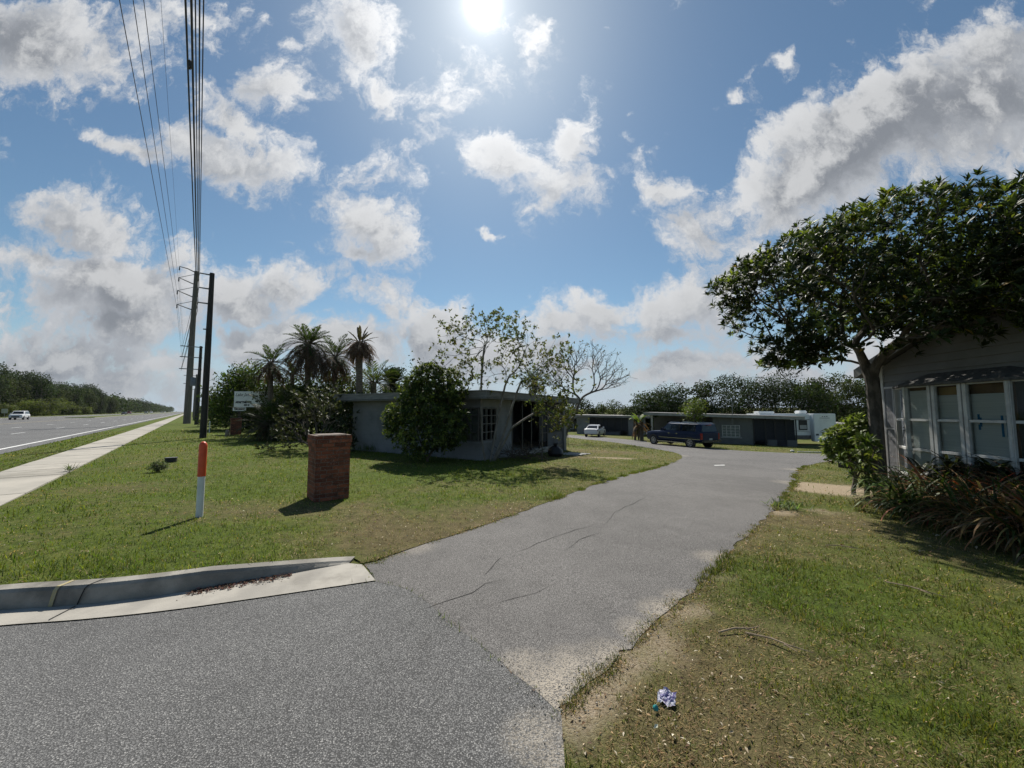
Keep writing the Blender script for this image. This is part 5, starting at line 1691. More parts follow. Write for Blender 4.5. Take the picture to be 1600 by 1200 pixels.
P, D, N, L, W = rosettes(tp, u / np.linalg.norm(u, axis=1, keepdims=True), 7, .20, .062, (.3, 1.3), g)
leafy('foliage', P, D, N, L, W, tint(len(P), (.048, .056, .032), .40, .12, g), MAT['leaf'], T4)

# ---- palms
def frond(base, az, el0, droop, L, g, wid=.30, pairs=26):
    """one feather frond: rachis strap and leaflets"""
    K = 12
    P0 = np.array([base]); pos = [np.array(base)]
    dirs = []
    for k in range(K):
        t = k / K
        el = el0 - droop * t ** 1.25
        d = np.array([math.cos(el) * math.cos(az), math.cos(el) * math.sin(az), math.sin(el)])
        dirs.append(d); pos.append(pos[-1] + d * L / K)
    dirs.append(dirs[-1]); pos, dirs = np.array(pos), np.array(dirs)
    tt = np.linspace(.16, .99, pairs)
    ip = lambda A: np.stack([np.interp(tt * K, np.arange(K + 1), A[:, i]) for i in range(3)], 1)
    q, d = ip(pos), ip(dirs)
    sd = np.array([-math.sin(az), math.cos(az), 0.0])
    up = np.cross(np.broadcast_to(sd, d.shape), d) * -1
    up = np.where(up[:, 2:3] < 0, -up, up)
    ln = L * wid * np.sin(np.clip(tt * .92 + .10, 0, 1) * math.pi) ** .6
    out = []
    for s in (1, -1):
        D = d * .75 + sd * s * .8 + up * .28 + g.normal(0, .09, d.shape) - np.array([0, 0, .12])
        out.append((q, D, np.broadcast_to(up + sd * s * .2, d.shape), ln * g.uniform(.85, 1.1, len(tt))))
    P_ = np.concatenate([o[0] for o in out]); D_ = np.concatenate([o[1] for o in out]); N_ = np.concatenate([o[2] for o in out]); L_ = np.concatenate([o[3] for o in out])
    return P_, D_, N_, L_, pos
def palm(name, label, base, ztop, L, nf, g, col, r=.17, skirt=0, els=(-.35, 1.35), droop=(1.0, 1.7), wid=.30, lw=.05, group=None, skcol=(.085, .062, .040), skL=.8, fan=False):
    t = thing(name, label, 'palm tree', base, 0, group)
    top = np.array([base[0], base[1], ztop])
    mb = MB()
    n = 9
    path = [np.array(base) * (1 - k / n) + top * k / n + [.05 * math.sin(k * .5), 0, (-.2 if k == 0 else 0)] for k in range(n + 1)]
    mb.tube(path, [r * (1.2 if k == 0 else 1.0) * (1 + .07 * (k % 2)) for k in range(n + 1)], 10)
    mb.build('trunk', MAT['palmtrunk'], t, world=True, smooth=True)
    A = [[], [], [], []]
    rac = MB()
    for k in range(nf):
        az = k * 2.39996 + g.normal(0, .15)
        u = (k + .5) / nf
        el = els[1] + (els[0] - els[1]) * u ** .9 + g.normal(0, .08)
        p_, d_, n_, l_, ps = frond(top + np.array([math.cos(az), math.sin(az), 0]) * r * .6, az, el, g.uniform(*droop) * (.55 + .45 * u), L * g.uniform(.85, 1.1), g, wid)
        for a, b in zip(A, (p_, d_, n_, l_)): a.append(b)
        rac.tube(ps, list(np.linspace(.03, .006, len(ps))), 4, caps=False)
    P, D, N, Ls = (np.concatenate(a) for a in A)
    leafy('fronds', P, D, N, Ls, np.full(len(P), lw) * g.uniform(.8, 1.2, len(P)), tint(len(P), col, .25, .1, g), MAT['softleaf'], t, False)
    rac.build('rachises', MAT['twig'], t, world=True)
    if skirt:
        A = [[], [], [], []]
        for k in range(skirt):
            az = g.uniform(0, 6.28); z = g.uniform(0, .55) * skL
            p_, d_, n_, l_, ps = frond(top + np.array([math.cos(az) * r, math.sin(az) * r, -z + .1]), az, g.uniform(-.9, -.1), g.uniform(.7, 1.3), L * skL * g.uniform(.6, 1.0), g, wid * .55, 18)
            for a, b in zip(A, (p_, d_, n_, l_)): a.append(b)
        P, D, N, Ls = (np.concatenate(a) for a in A)
        leafy('dead_skirt', P, D * [1, 1, 1] - np.array([0, 0, .5]), N, Ls, np.full(len(P), lw * 1.1), tint(len(P), skcol, .3, .12, g), MAT['deadleaf'], t, False)
    return t
def pb(px, y): q = at(px, 660, y); return on(q.x, q.y)
GP = 'palms behind the grey house'
PG = (.040, .060, .022)
g = np.random.default_rng(31)
b = pb(420, 27); palm('feather_palm', 'shortest feather palm standing leftmost, above the sign', b, at(420, 566, b.y).z, 1.75, 20, g, PG, .16, 46, wid=.25, skL=1.1, group=GP)
b = pb(478, 26); palm('feather_palm', 'tallest full crowned feather palm with a long dead skirt', b, at(482, 537, b.y).z, 1.75, 36, g, PG, .19, 110, wid=.25, skL=1.6, group=GP)
b = pb(521, 28); palm('feather_palm', 'feather palm between the tallest palm and the ragged dead one', b, at(520, 556, b.y).z, 1.75, 26, g, PG, .18, 80, wid=.25, skL=1.35, group=GP)
b = pb(559, 24.5); palm('dead_palm', 'ragged palm with a thick bare trunk and a drooping dead brown crown', b, at(563, 534, b.y).z, 1.05, 14, g, (.075, .062, .036),   .20, 240, els=(.1, 1.45), droop=(.3, .9), wid=.14, lw=.06, skcol=(.125, .085, .055), skL=1.35, group=GP)
b = pb(583, 26); palm('feather_palm', 'low green feather palm showing just above the flat roof', b, at(580, 598, b.y).z, 1.9, 26, g, (.060, .082, .022), .2, 0, wid=.27, group=GP)
b = pb(612, 34); palm('round_palm', 'dark round headed palm peeping over the grey roof', b, at(613, 598, b.y).z, 1.55, 60, g, (.026, .040, .018), .2, 20, els=(-.9, 1.5), droop=(.3, .7), wid=.34, lw=.07, group=GP)
b = pb(455, 27.5); palm('feather_palm', 'small feather palm low between the two left palms', b, at(466, 585, b.y).z, 1.45, 16, g, PG, .14, 0, wid=.25, group=GP)
b = pb(835, 36); palm('feather_palm', 'dark palm head seen through the slender tree above the porch roof', b, at(822, 598, b.y).z, 1.7, 30, g, (.03, .042, .018), .2, 16, wid=.28, group=GP)
# low bushy palm in front of the sign
b = pb(425, 22.5)
palm('bushy_palm', 'low bushy feather palm drooping over the apartment sign', b, b.z + .9, 2.1, 54, g, (.034, .052, .017), .22, 26, els=(-.6, 1.45), droop=(.9, 1.7), wid=.24, lw=.045, skL=.7)
b = pb(465, 24)
palm('bushy_palm', 'low dark bushy palm behind the straggly shrub', b, b.z + 1.7, 2.0, 44, g, (.030, .045, .016), .22, 26, els=(-.6, 1.45), droop=(.9, 1.6), wid=.26, lw=.05, skL=.8)

# ---- broad trees built from lobes
def lobes_for(g, H, Rw, n, flat=.75, lo=.35):
    out = []
    for k in range(n):
        a = g.uniform(0, 6.28); q = g.uniform(.15, .72) ** .8
        z = g.uniform(lo, .82)
        w = Rw * g.uniform(.34, .52)
        lim = math.sqrt(max(.05, 1 - ((z - .55) / .55) ** 2))
        out.append(((math.cos(a) * Rw * q * lim, math.sin(a) * Rw * q * lim, z * H), (w, w, w * flat)))
    out.append(((0, 0, .6 * H), (Rw * .6, Rw * .6, H * .3)))
    return out
def broad_tree(name, label, cat, base, H, Rw, nl, nleaf, size, col, g, group=None, trunk=True, lo=.35, mat='farleaf', r0=.18, shell=.5):
    t = thing(name, label, cat, base, 0, group)
    lob = lobes_for(g, H, Rw, nl, lo=lo)
    P, D, N, L, W, C_ = lobed_crown([(tuple(np.array(c) + np.array(base)), r) for c, r in lob], nleaf, size, col, g, shell)
    top_ = np.percentile(P[:, 2], 99.3)
    P[:, 2] = base[2] + (P[:, 2] - base[2]) * H / (top_ - base[2])
    ok = P[:, 2] > base[2] + .15
    leafy('crown', P[ok], D[ok], N[ok], L[ok], W[ok], C_[ok], MAT[mat], t, False)
    if trunk:
        pos, par = skeleton([np.array(base) + [0, 0, -.2], np.array(base) + [0, 0, H * lo * .7]], np.array([np.array(c) + np.array(base) for c, r in lob for _ in range(3)]) + g.normal(0, Rw * .15, (3 * len(lob), 3)), H * .08, .45, .25, g)
        mb = MB(); wood(mb, pos, par, H * .004, r0, 2.2, 6)
        mb.build('trunk', MAT['bark'], t, world=True)
    return t
g = np.random.default_rng(41)
b = pb(368, 36); broad_tree('round_tree', 'large round dense tree with a yellow green top left of the palms', 'tree', b, at(372, 570, b.y).z - b.z, 3.3, 30, 12000, .20, (.060, .088, .018), g, lo=.10, mat='softleaf', r0=.2)
for px, y, top, rw, cl, lb in ((520, 31, 578, 2.3, (.055, .075, .02), 'yellow green bush low between the palm trunks'), (462, 30, 580, 2.6, (.045, .065, .02), 'dark bush filling the gap under the left palms'), (548, 30, 583, 2.2, (.07, .088, .022), 'bright bush beside the dead palm trunk'),
                           (434, 29, 592, 1.9, (.05, .065, .018), 'dim bush above the sign board'), (497, 25, 602, 2.2, (.030, .045, .014), 'dark bush directly behind the straggly shrub'), (535, 24, 612, 1.7, (.026, .038, .014), 'dark bush against the left end of the grey house'),
                           (345, 44, 612, 2.4, (.03, .044, .016), 'dark bush beyond the round tree near the poles'), (405, 33, 618, 2.2, (.020, .03, .012), 'dark bush directly behind the apartment sign'), (440, 24, 640, 1.6, (.022, .034, .012), 'dark low bush right of the sign post')):
    b = pb(px, y); broad_tree('bush', lb, 'bush', b, max(1.2, at(px, top, b.y).z - b.z), rw, 16, 3600, .17, cl, g, 'bushes among the palms', lo=.12, r0=.06)
b = pb(640, 40); broad_tree('distant_tree', 'thin distant tree showing over the roof beside the round headed palm', 'tree', b, at(595, 560, b.y).z - b.z, 2.2, 9, 420, .22, (.04, .055, .02), g, r0=.08)

# right treeline behind the rear houses
RG = 'tree line behind the rear houses'
for i, (px, y, top, rw, cl, lb) in enumerate((
        (1012, 58, 617, 3.4, (.030, .046, .018), 'leftmost dark tree of the line, right of the banana plant'), (1040, 62, 603, 4.2, (.028, .044, .018), 'dark rounded tree above the cab of the pickup'), (1082, 64, 600, 4.2, (.036, .052, .020), 'rounded tree behind the small bright tree'),
        (1116, 60, 600, 3.8, (.028, .042, .017), 'dark tree behind the middle of the rear house roof'), (1150, 63, 588, 4.4, (.032, .048, .018), 'tall dark tree right of the small bright tree'), (1186, 60, 590, 4.2, (.026, .040, .016), 'tall dense tree left of the big tree crown'),
        (1222, 62, 581, 4.6, (.030, .046, .017), 'tallest dark tree over the right end of the rear house'), (1262, 57, 596, 4.0, (.034, .050, .018), 'green tree standing over the camper'), (1298, 60, 586, 4.4, (.045, .060, .022), 'olive green tree right above the camper end'),
        (1336, 56, 594, 4.2, (.050, .066, .022), 'lighter olive tree beside the big trunk'), (1375, 60, 598, 4.4, (.036, .05, .02), 'tree hidden behind the big trunk'), (1425, 58, 600, 4.6, (.036, .05, .02), 'tree behind the trailer home'))):
    b = pb(px, y); broad_tree('treeline_tree', lb, 'tree', b, at(px, top, b.y).z - b.z, rw * g.uniform(.85, 1.12), int(g.integers(11, 22)), 7000, g.uniform(.2, .34), cl, g, RG, lo=g.uniform(.10, .26), r0=.22)
for px, y, top, rw, cl, lb in ((905, 74, 622, 2.8, (.035, .052, .02), 'dark tree behind the small pale cottage'), (922, 82, 632, 2.0, (.04, .055, .02), 'low tree over the left end of the farther house'), (945, 84, 631, 2.4, (.06, .085, .024), 'bright green bush over the farther roof'), (966, 80, 626, 2.8, (.055, .072, .026), 'feathery tree over the middle of the farther roof'),
                           (990, 84, 634, 2.6, (.045, .055, .024), 'brownish bush right over the farther roof'), (880, 70, 628, 2.6, (.03, .045, .018), 'dark tree left behind the bare tree')):
    b = pb(px, y); broad_tree('distant_tree', lb, 'tree', b, at(px, top, b.y).z - b.z, rw, 12, 2000, .26, cl, g, 'trees behind the farther house', r0=.1)

# small bright tree before the rear house
g = np.random.default_rng(42)
b = pb(1084, 33.5)
t = broad_tree('small_tree', 'small bright leaved tree reaching over the rear house roof', 'tree', b, at(1084, 623, b.y).z - b.z, 1.55, 10, 1500, .15, (.085, .110, .030), g, lo=.56, mat='softleaf', r0=.07)
# banana plant
g = np.random.default_rng(43)
b = gp(1000, 688); b = on(b.x, b.y)
t = thing('banana_plant', 'tattered banana plant with dry hanging leaves left of the pickup', 'plant', b)
mb = MB()
for k in range(4):
    x = g.uniform(-.5, .5); mb.tube([(x, g.uniform(-.2, .2), -.1), (x * 1.1, 0, 1.0), (x * 1.3, 0, 2.0)], [.13, .11, .07], 8)
mb.build('stems', MAT['palmtrunk'], t, smooth=True)
def big_leaves(n, z, cols, el, dr, name, Lr, Wd, mat):
    P = np.array(b) + np.stack([g.normal(0, .35, n), g.normal(0, .2, n), g.uniform(z[0], z[1], n)], 1)
    V, f, k = straps(P, g.uniform(0, 6.28, n), g.uniform(*el, n), g.uniform(*dr, n), g.uniform(*Lr, n), np.full(n, Wd), 7, 3, .5)
    np_mesh(name, V, f, mat, t, col=np.repeat(tint(n, cols, .25, .1, g), k, 0))
big_leaves(10, (1.9, 2.3), (.11, .155, .035), (.6, 1.5), (.8, 2.2), 'green_leaves', (1.1, 1.7), .40, MAT['softleaf'])
big_leaves(34, (1.0, 2.2), (.15, .115, .075), (-1.2, -.2), (.4, 1.2), 'dry_leaves', (.8, 1.6), .25, MAT['deadleaf'])
big_leaves(7, (.3, .9), (.11, .15, .04), (.6, 1.3), (.5, 1.6), 'sucker_leaves', (.7, 1.1), .25, MAT['softleaf'])

# ---- woods across the highway: individual trees near, one mass far off
g = np.random.default_rng(51)
protos = []
def woodland(label, H, Rw, col, s, tt, nleaf=6500):
    x, y = rd(s, tt)
    return broad_tree('woodland_tree', label, 'tree', Vector((x, y, 0)), H, Rw, 30, nleaf, .46, col, g, 'woodland trees beyond the highway', lo=.10, r0=.3)
LBL = ('dark rounded woodland tree in the row beyond the highway', 'olive green woodland tree in the row beyond the highway', 'tall blackish woodland tree in the row beyond the highway')
protos = [woodland(LBL[0], 13.5, 5.6, (.030, .046, .018), 96, 48), woodland(LBL[1], 12.5, 5.2, (.042, .056, .020), 105, 47), woodland(LBL[2], 15, 6.0, (.024, .038, .016), 113, 50)]
s = 76
i = 0
while s < 420:
    for row in (0, 1):
        if row == 0 and 93 < s < 117: continue
        k = int(g.integers(0, 3))
        x, y = rd(s + g.uniform(-3, 3) + row * 4, 47.5 + row * 8 + g.uniform(-2, 2))
        sc = g.uniform(.82, 1.12) * (1.1 if row else 1.0)
        copy_thing(protos[k], (x, y, 0), g.uniform(0, 6.28), (sc, sc, sc * g.uniform(.92, 1.1)), LBL[k])
    s += g.uniform(7.5, 10.5)
    i += 1
# distant mass
lob = []
s = 420
while s < 1700:
    for row in range(2):
        x, y = rd(s + g.uniform(-4, 4), 48 + row * 9 + g.uniform(-3, 3))
        H = 13.5 * g.uniform(.85, 1.15)
        lob.append(((x, y, H * .55), (6, 6, H * .48)))
        lob.append(((x + g.normal(0, 3), y + g.normal(0, 3), H * .75), (3.6, 3.6, H * .28)))
    s += 11 + (s - 420) * .012
P, D, N, L, W, C_ = lobed_crown(lob, 26000, 1.5, (.032, .048, .019), g, .6)
V, fc_, k = leaf_arrays(P, D, N, L, W, .25, False)
o = np_mesh('woods', V, fc_, MAT['farleaf'], col=np.repeat(C_, k, 0)); tag(o, 'far off woods merging into one mass along the highway', 'woods', kind='stuff')
# another distant mass to the right of the poles, along the sidewalk side
lob = []
for s in np.arange(75, 900, 9.0):
    x, y = rd(s, -9 - g.uniform(0, 6)); H = 8 * g.uniform(.7, 1.1)
    lob.append(((x, y, H * .5), (4.5, 4.5, H * .5)))
P, D, N, L, W, C_ = lobed_crown(lob, 14000, .8, (.030, .046, .017), g, .6)
V, fc_, k = leaf_arrays(P, D, N, L, W, .25, False)
o = np_mesh('roadside_woods', V, fc_, MAT['farleaf'], col=np.repeat(C_, k, 0)); tag(o, 'far roadside trees merging into one mass beyond the poles', 'woods', kind='stuff')
# bright shrubs at the wood's edge
for i, (px, tt, top, rw, lb) in enumerate(((8, 41.5, 631, 3.6, 'bright shrub at the far left foot of the woods'), (48, 42, 624, 4.6, 'biggest yellow green shrub above the white car at the foot of the woods'), (78, 41.5, 622, 4.4, 'rounded yellow green shrub right of the white car'), (98, 42, 628, 3.8, 'low bright shrub in the middle of the shrub row'), (117, 42, 634, 3.4, 'small bright shrub near the right end of the shrub row'), (134, 42, 636, 3.2, 'last low shrub at the right end of the shrub row'))):
    dx = (px - CX) / F; kk = tt / (-.768 * dx - .64)
    b = Vector((dx * kk, kk, 0))
    broad_tree('roadside_shrub', lb, 'shrub', b, max(2.2, at(px, top, kk).z), rw, 16, 4200, .32, (.085, .105, .030), g, 'bright shrubs at the foot of the woods', trunk=False, lo=.1, mat='softleaf')
dx = (9 - CX) / F; kk = 39.5 / (-.768 * dx - .64)
t = thing('roadside_sign', 'small white roadside sign at the edge of the woods, far left', 'sign', (dx * kk, kk, 0), R(40))
MB().box(-.55, .55, -.03, .03, 1.2, 2.4).build('panel', MAT['white_frame'], t); MB().box(-.06, .06, .031, .13, -.2, 2.3).build('post', MAT['steel'], t)
p = gp(327, 676)
t = thing('marker_post', 'thin white marker post beside the dark near pole', 'post', on(p.x, p.y))
MB().lathe([(.035, -.1), (.035, .85), (.02, .9)], n=8).build('post', MAT['white_plastic'], t)

# ---- plants by the trailer home
g = np.random.default_rng(61)
b = on(7.95, 8.75)
b1 = at(1330, 712, 9.3); b1 = on(b1.x, b1.y)
lob = [((-.12, 0, 1.22), (.46, .38, .42)), ((.18, .1, 1.38), (.42, .38, .40)), ((.30, 0, 1.66), (.30, .28, .24)), ((-.32, 0, 1.02), (.28, .25, .26)), ((.2, 0, .85), (.28, .25, .28))]
shrub('green_shrub', 'small bright green shrub in front of the big tree trunk', 'shrub', b1, lob, 420, 7, .125, .058, (.085, .120, .026), (.20, .25, .055), .40, g, spread=(.5, 1.5), stems=3)
b2 = at(1352, 735, 8.4); b2 = on(b2.x, b2.y)
lob = [((.02, 0, 1.22), (.20, .2, .18)), ((-.24, 0, .92), (.26, .2, .12)), ((.10, 0, .95), (.14, .15, .16)), ((-.08, 0, .55), (.2, .2, .16))]
shrub('leafy_sapling', 'thin stemmed sapling with pale tufts of leaves before the trunk', 'plant', b2, lob, 46, 8, .17, .06, (.075, .11, .026), (.20, .23, .07), .4, g, spread=(.6, 1.5), stems=1)

def strap_clump(name, label, base, n, L, W, col, el, droop, g, mat='deadleaf', sp_=.12, K=6, group=None, z0=.05, extra=None, cat='plant'):
    t = thing(name, label, cat, base, 0, group)
    def part(nm, n, L, W, col, el, droop, mat, z0):
        P = np.array(base) + np.stack([g.normal(0, sp_, n), g.normal(0, sp_, n), np.full(n, z0)], 1)
        V, f, k = straps(P, g.uniform(0, 6.283, n), g.uniform(*el, n), g.uniform(*droop, n), L * g.uniform(.6, 1.15, n), W * g.uniform(.7, 1.2, n), K, 1.8, .6)
        np_mesh(nm, V, f, MAT[mat], t, col=np.repeat(tint(n, col, .35, .15, g), k, 0))
    part('leaves', n, L, W, col, el, droop, mat, z0)
    for e in extra or (): part(*e)
    return t
GB = 'strap leaved plants along the trailer wall'
DRYC, GRC = (.20, .080, .045), (.055, .085, .024)
TANC = (.22, .15, .07)
spots = [((7.75, 7.95), 'leftmost green strap leaved clump at the foot of the trunk', GRC, .75, 0), ((7.55, 7.25), 'green and brown strap clump left of the dry ones', (.11, .11, .04), .75, 1), ((7.0, 6.65), 'low front clump with a green fringe facing the lawn', GRC, .65, 1), ((7.85, 6.85), 'largest reddish dry clump under the bay window', DRYC, .95, 1), ((7.3, 6.1), 'tan dry clump drooping over the lawn edge', TANC, .85, 1), ((7.85, 6.0), 'dry reddish clump under the right light of the bay', DRYC, 1.0, 1), ((6.8, 5.6), 'brown clump bulging farthest out over the lawn', (.20, .12, .055), .75, 1), ((7.4, 5.2), 'big dry clump close to the right frame edge', DRYC, 1.0, 1), ((8.3, 7.55), 'green clump pressed against the bay window', GRC, .95, 0), ((6.55, 4.9), 'lowest tan clump at the right frame edge', TANC, .8, 1), ((6.95, 4.4), 'dark brown clump in the corner beside the lowest one', (.14, .085, .05), .95, 1), ((8.3, 5.4), 'dim clump behind the dry ones against the trailer', (.11, .075, .04), 1.0, 1)]
for (x, y), lb, cl, L_, dryx in spots:
    ex_ = [('dry_leaves', 70, L_ * 1.15, .034, (.26, .15, .08), (-.2, .8), (1.3, 2.6), 'deadleaf', .25), ('green_leaves', 110, L_ * 1.3, .046, (.045, .072, .020), (.6, 1.45), (.8, 2.0), 'leaf', .06)] if dryx else [('dry_leaves', 24, L_ * .8, .03, (.27, .17, .09), (-.1, .6), (1.2, 2.2), 'deadleaf', .15)]
    strap_clump('strap_plant', lb, on(x, y), 140, L_ * 1.4, .054, cl, (.55, 1.45), (1.3, 2.7), g, 'leaf' if cl is GRC else 'deadleaf', .17, 7, GB, .1, ex_)
# dark ragged plants standing up before the glass
for (x, y, h), lb in (((8.42, 7.35, 1.0), 'dark wilted tall plant before the middle of the bay window'), ((8.40, 6.75, 1.05), 'dark wilted plant curling before the right light of the bay window'), ((8.5, 8.0, .8), 'dark spiky plant before the left side of the bay window')):
    t = strap_clump('wilted_plant', lb, on(x, y), 60, .85, .07, (.030, .036, .020), (.2, 1.3), (1.6, 3.4), g, 'leaf', .10, 7, 'wilted plants before the bay window', h - .25)
    m_ = MB()
    for k in range(5): a_ = g.normal(0, .1, 2); m_.tube([(a_[0] * .5, a_[1] * .5, -.05), (a_[0], a_[1], h * .5), (a_[0] * 1.6, a_[1] * 1.6, h * .85)], [.022, .018, .012], 6)
    m_.build('stems', MAT['twig'], t)
p = gp(1342, 797); strap_clump('grass_tuft', 'small dry tuft at the lawn edge left of the strap plants', on(p.x, p.y), 70, .26, .016, (.12, .115, .05), (.5, 1.5), (.4, 1.4), g, 'softleaf', .06)
p = gp(1227, 795); strap_clump('weed_clump', 'pale green weed at the driveway edge', on(p.x, p.y), 130, .17, .022, (.11, .15, .06), (.2, 1.4), (.3, 1.4), g, 'softleaf', .16)
p = gp(246, 738)
shrub('leafy_weed', 'grey green weed bush on the lawn beside the black utility box', 'weed', on(p.x, p.y), [((0, 0, .13), (.27, .2, .15)), ((.05, 0, .2), (.18, .15, .12))], 110, 7, .06, .02, (.085, .115, .060), (.12, .15, .08), .4, g, 'softleaf', stems=2)
p = gp(110, 738); strap_clump('weed_clump', 'tiny weed sprouting at the sidewalk edge', on(p.x, p.y), 34, .28, .02, (.08, .11, .04), (.5, 1.4), (.3, 1.2), g, 'softleaf', .05)
p = gp(592, 704)
strap_clump('weed_clump', 'tall grass tuft along the foot of the grey house wall', HA(-5.6, -.18), 130, .35, .018, (.075, .11, .03), (.7, 1.5), (.2, 1.0), g, 'softleaf', .28)
# cut branches heaped at the porch
p = gp(815, 718); b = on(p.x, p.y)
t = thing('branch_pile', 'heap of cut bare branches by the dark porch', 'branch pile', b)
mb = MB()
for k in range(70):
    a = g.uniform(0, 6.28); q = np.array([g.normal(0, .42), g.normal(0, .3), g.uniform(.02, .35)])
    path = [q]
    d = np.array([math.cos(a), math.sin(a) * .6, g.uniform(-.1, .55)])
    for s_ in range(5): d = d + g.normal(0, .22, 3); path.append(path[-1] + d / np.linalg.norm(d) * g.uniform(.1, .2)); path[-1][2] = max(.01, path[-1][2])
    mb.tube(path, list(np.linspace(.016, .004, 6)), 5)
mb.build('branches', MAT['twig'], t)

# ================================================================== grass, litter, small rubbish
GROUNDS = dict(drive=DRIVE, street=street, gut=gut_poly)
def on_turf(x, y):
    bad = np.zeros(x.shape, bool)
    for p_ in GROUNDS.values(): bad |= in_poly(x + NR.normal(0, .02, x.shape), y + NR.normal(0, .02, x.shape), p_)
    tt = -.768 * x - .64 * y + NR.normal(0, .045, x.shape); ss = -.64 * x + .768 * y
    bad |= ((tt > 2.4) & (tt < 3.9) & (ss > 4)) | ((tt > 5.5) & (ss > -60))
    ky = np.interp(x, [q[0] for q in KERB], [q[1] for q in KERB])
    bad |= (x < -1.6) & (y < ky + .19)
    hx = (x - K.x) * ex.x + (y - K.y) * ex.y; hy = (x - K.x) * ey.x + (y - K.y) * ey.y
    bad |= (hx > LA) & (hx < .02) & (hy > -.02) & (hy < 9)
    bad |= (x > 9.1) & (y < 9.5)
    return ~bad
def scatter(n, r0, r1, az0=-57, az1=57):
    r = np.exp(NR.uniform(math.log(r0), math.log(r1), n)); a = NR.uniform(R(az0), R(az1), n)
    return r * np.sin(a), r * np.cos(a), r
def grass(name, label, side, n, seed):
    x, y, r = scatter(n, 1.5, 46)
    lawn_in = in_poly(x, y, LAWN)
    k = on_turf(x, y) & ((x > .6) if side > 0 else (x <= .6))
    x, y, r = x[k], y[k], r[k]
    dr, sd = dry(x, y), sand(x, y)
    tuft = fnoise(x, y, .22, 12)
    keep = NR.random(len(x)) < np.clip(1.05 - .30 * dr - 1.2 * sd, .03, 1) * np.clip(.35 + tuft * 1.2, 0, 1)
    x, y, r, dr, tuft = x[keep], y[keep], r[keep], dr[keep], tuft[keep]
    E = np.array([p_ for p_ in (EDGE_R if side > 0 else EDGE_L) if p_[1] < 17])          # blades creeping over the asphalt edge
    i_ = NR.integers(0, len(E) - 1, 26000); u_ = NR.random((26000, 1))
    q_ = E[i_] * (1 - u_) + E[i_ + 1] * u_
    q_ = q_ + NR.normal(0, 1, (26000, 2)) * (.018 + .05 * fnoise(q_[:, 0], q_[:, 1], .5, 51)[:, None])
    q_ = q_[fnoise(q_[:, 0], q_[:, 1], .35, 53) > .46]
    x, y = np.concatenate([x, q_[:, 0]]), np.concatenate([y, q_[:, 1]])
    r, dr, tuft = np.hypot(x, y), np.concatenate([dr, np.clip(dry(q_[:, 0], q_[:, 1]) * .8 + .1, 0, 1)]), np.concatenate([tuft, np.full(len(q_), .55)])
    m = len(x)
    straw = NR.random(m) < np.clip(dr * 1.05 + .10, 0, .85)
    h = (.022 + .026 * NR.random(m)) * (.55 + 1.0 * tuft) * np.where(straw, .75, 1.0) * (1 - .25 * dr)
    lush = np.clip((fnoise(x, y, .8, 19) - .55) * 4, 0, 1) * (1 - dr)
    h = h * (1 + .9 * lush) * np.clip(1 + (r - 6) * .03, 1, 1.8)
    w = (.0026 + .00085 * r) * NR.uniform(.7, 1.4, m)
    el = np.where(straw, NR.uniform(.05, .8, m), NR.uniform(.55, 1.5, m))
    P = np.stack([x, y, gz(x, y) - .004], 1)
    V, f, k = straps(P, NR.uniform(0, 6.283, m), el, NR.uniform(.2, 1.2, m), h * np.where(straw, 1.5, 1.2), w, 2, 1.6, .8)
    gc = tint(m, (.140, .178, .029), .22, .16); gc2 = tint(m, (.088, .126, .021), .2, .12); sc = tint(m, (.30, .225, .115), .38, .10)
    n0 = fnoise(x, y, .9, 27)[:, None]
    if side > 0: gc, gc2 = gc * [.92, .84, 1.0], gc2 * [1.0, .86, 1.0]
    c = np.where(straw[:, None], sc, np.where(NR.random((m, 1)) < n0, gc, gc2))
    o = np_mesh(name, V, f, MAT['blade'], col=np.repeat(c, k, 0))
    tag(o, label, 'grass', kind='stuff')
    print(name, m)
grass('lawn_grass', 'short green grass of the lawn left of the driveway', -1, 330000, 1)
grass('side_grass', 'patchy straw and green grass right of the driveway', 1, 460000, 2)

def litter(name, label, n, cols, size, weight):
    x, y, r = scatter(n, 1.5, 16)
    k = on_turf(x, y); x, y, r = x[k], y[k], r[k]
    k = NR.random(len(x)) < weight(x, y); x, y, r = x[k], y[k], r[k]
    m = len(x)
    P = np.stack([x, y, gz(x, y) + NR.uniform(.004, .025, m)], 1)
    a = NR.uniform(0, 6.283, m)
    D = np.stack([np.cos(a), np.sin(a), NR.normal(0, .3, m)], 1)
    N = np.stack([NR.normal(0, .5, m), NR.normal(0, .5, m), np.ones(m)], 1)
    L = size * NR.uniform(.4, 1.5, m) * np.clip(r / 5, .8, 1.5)
    ci = NR.integers(0, len(cols), m)
    c = np.array(cols)[ci] * np.exp(NR.normal(0, .25, (m, 1)))
    V, f, k = leaf_arrays(P, D, N, L, L * NR.uniform(.2, .55, m), .3, True)
    o = np_mesh(name, V, f, MAT['litter'], col=np.repeat(np.clip(c, .01, .8), k, 0))
    tag(o, label, 'leaf litter', kind='stuff')
    print(name, m)
litter('leaf_litter', 'fallen dry leaves and chips scattered over the turf', 15000, [(.30, .20, .11), (.20, .12, .065), (.42, .34, .23), (.55, .48, .36), (.10, .06, .04)], .028, lambda x, y: np.clip((dry(x, y) - .15) * 1.1 + (fnoise(x, y, .6, 44) - .55), .03, 1))
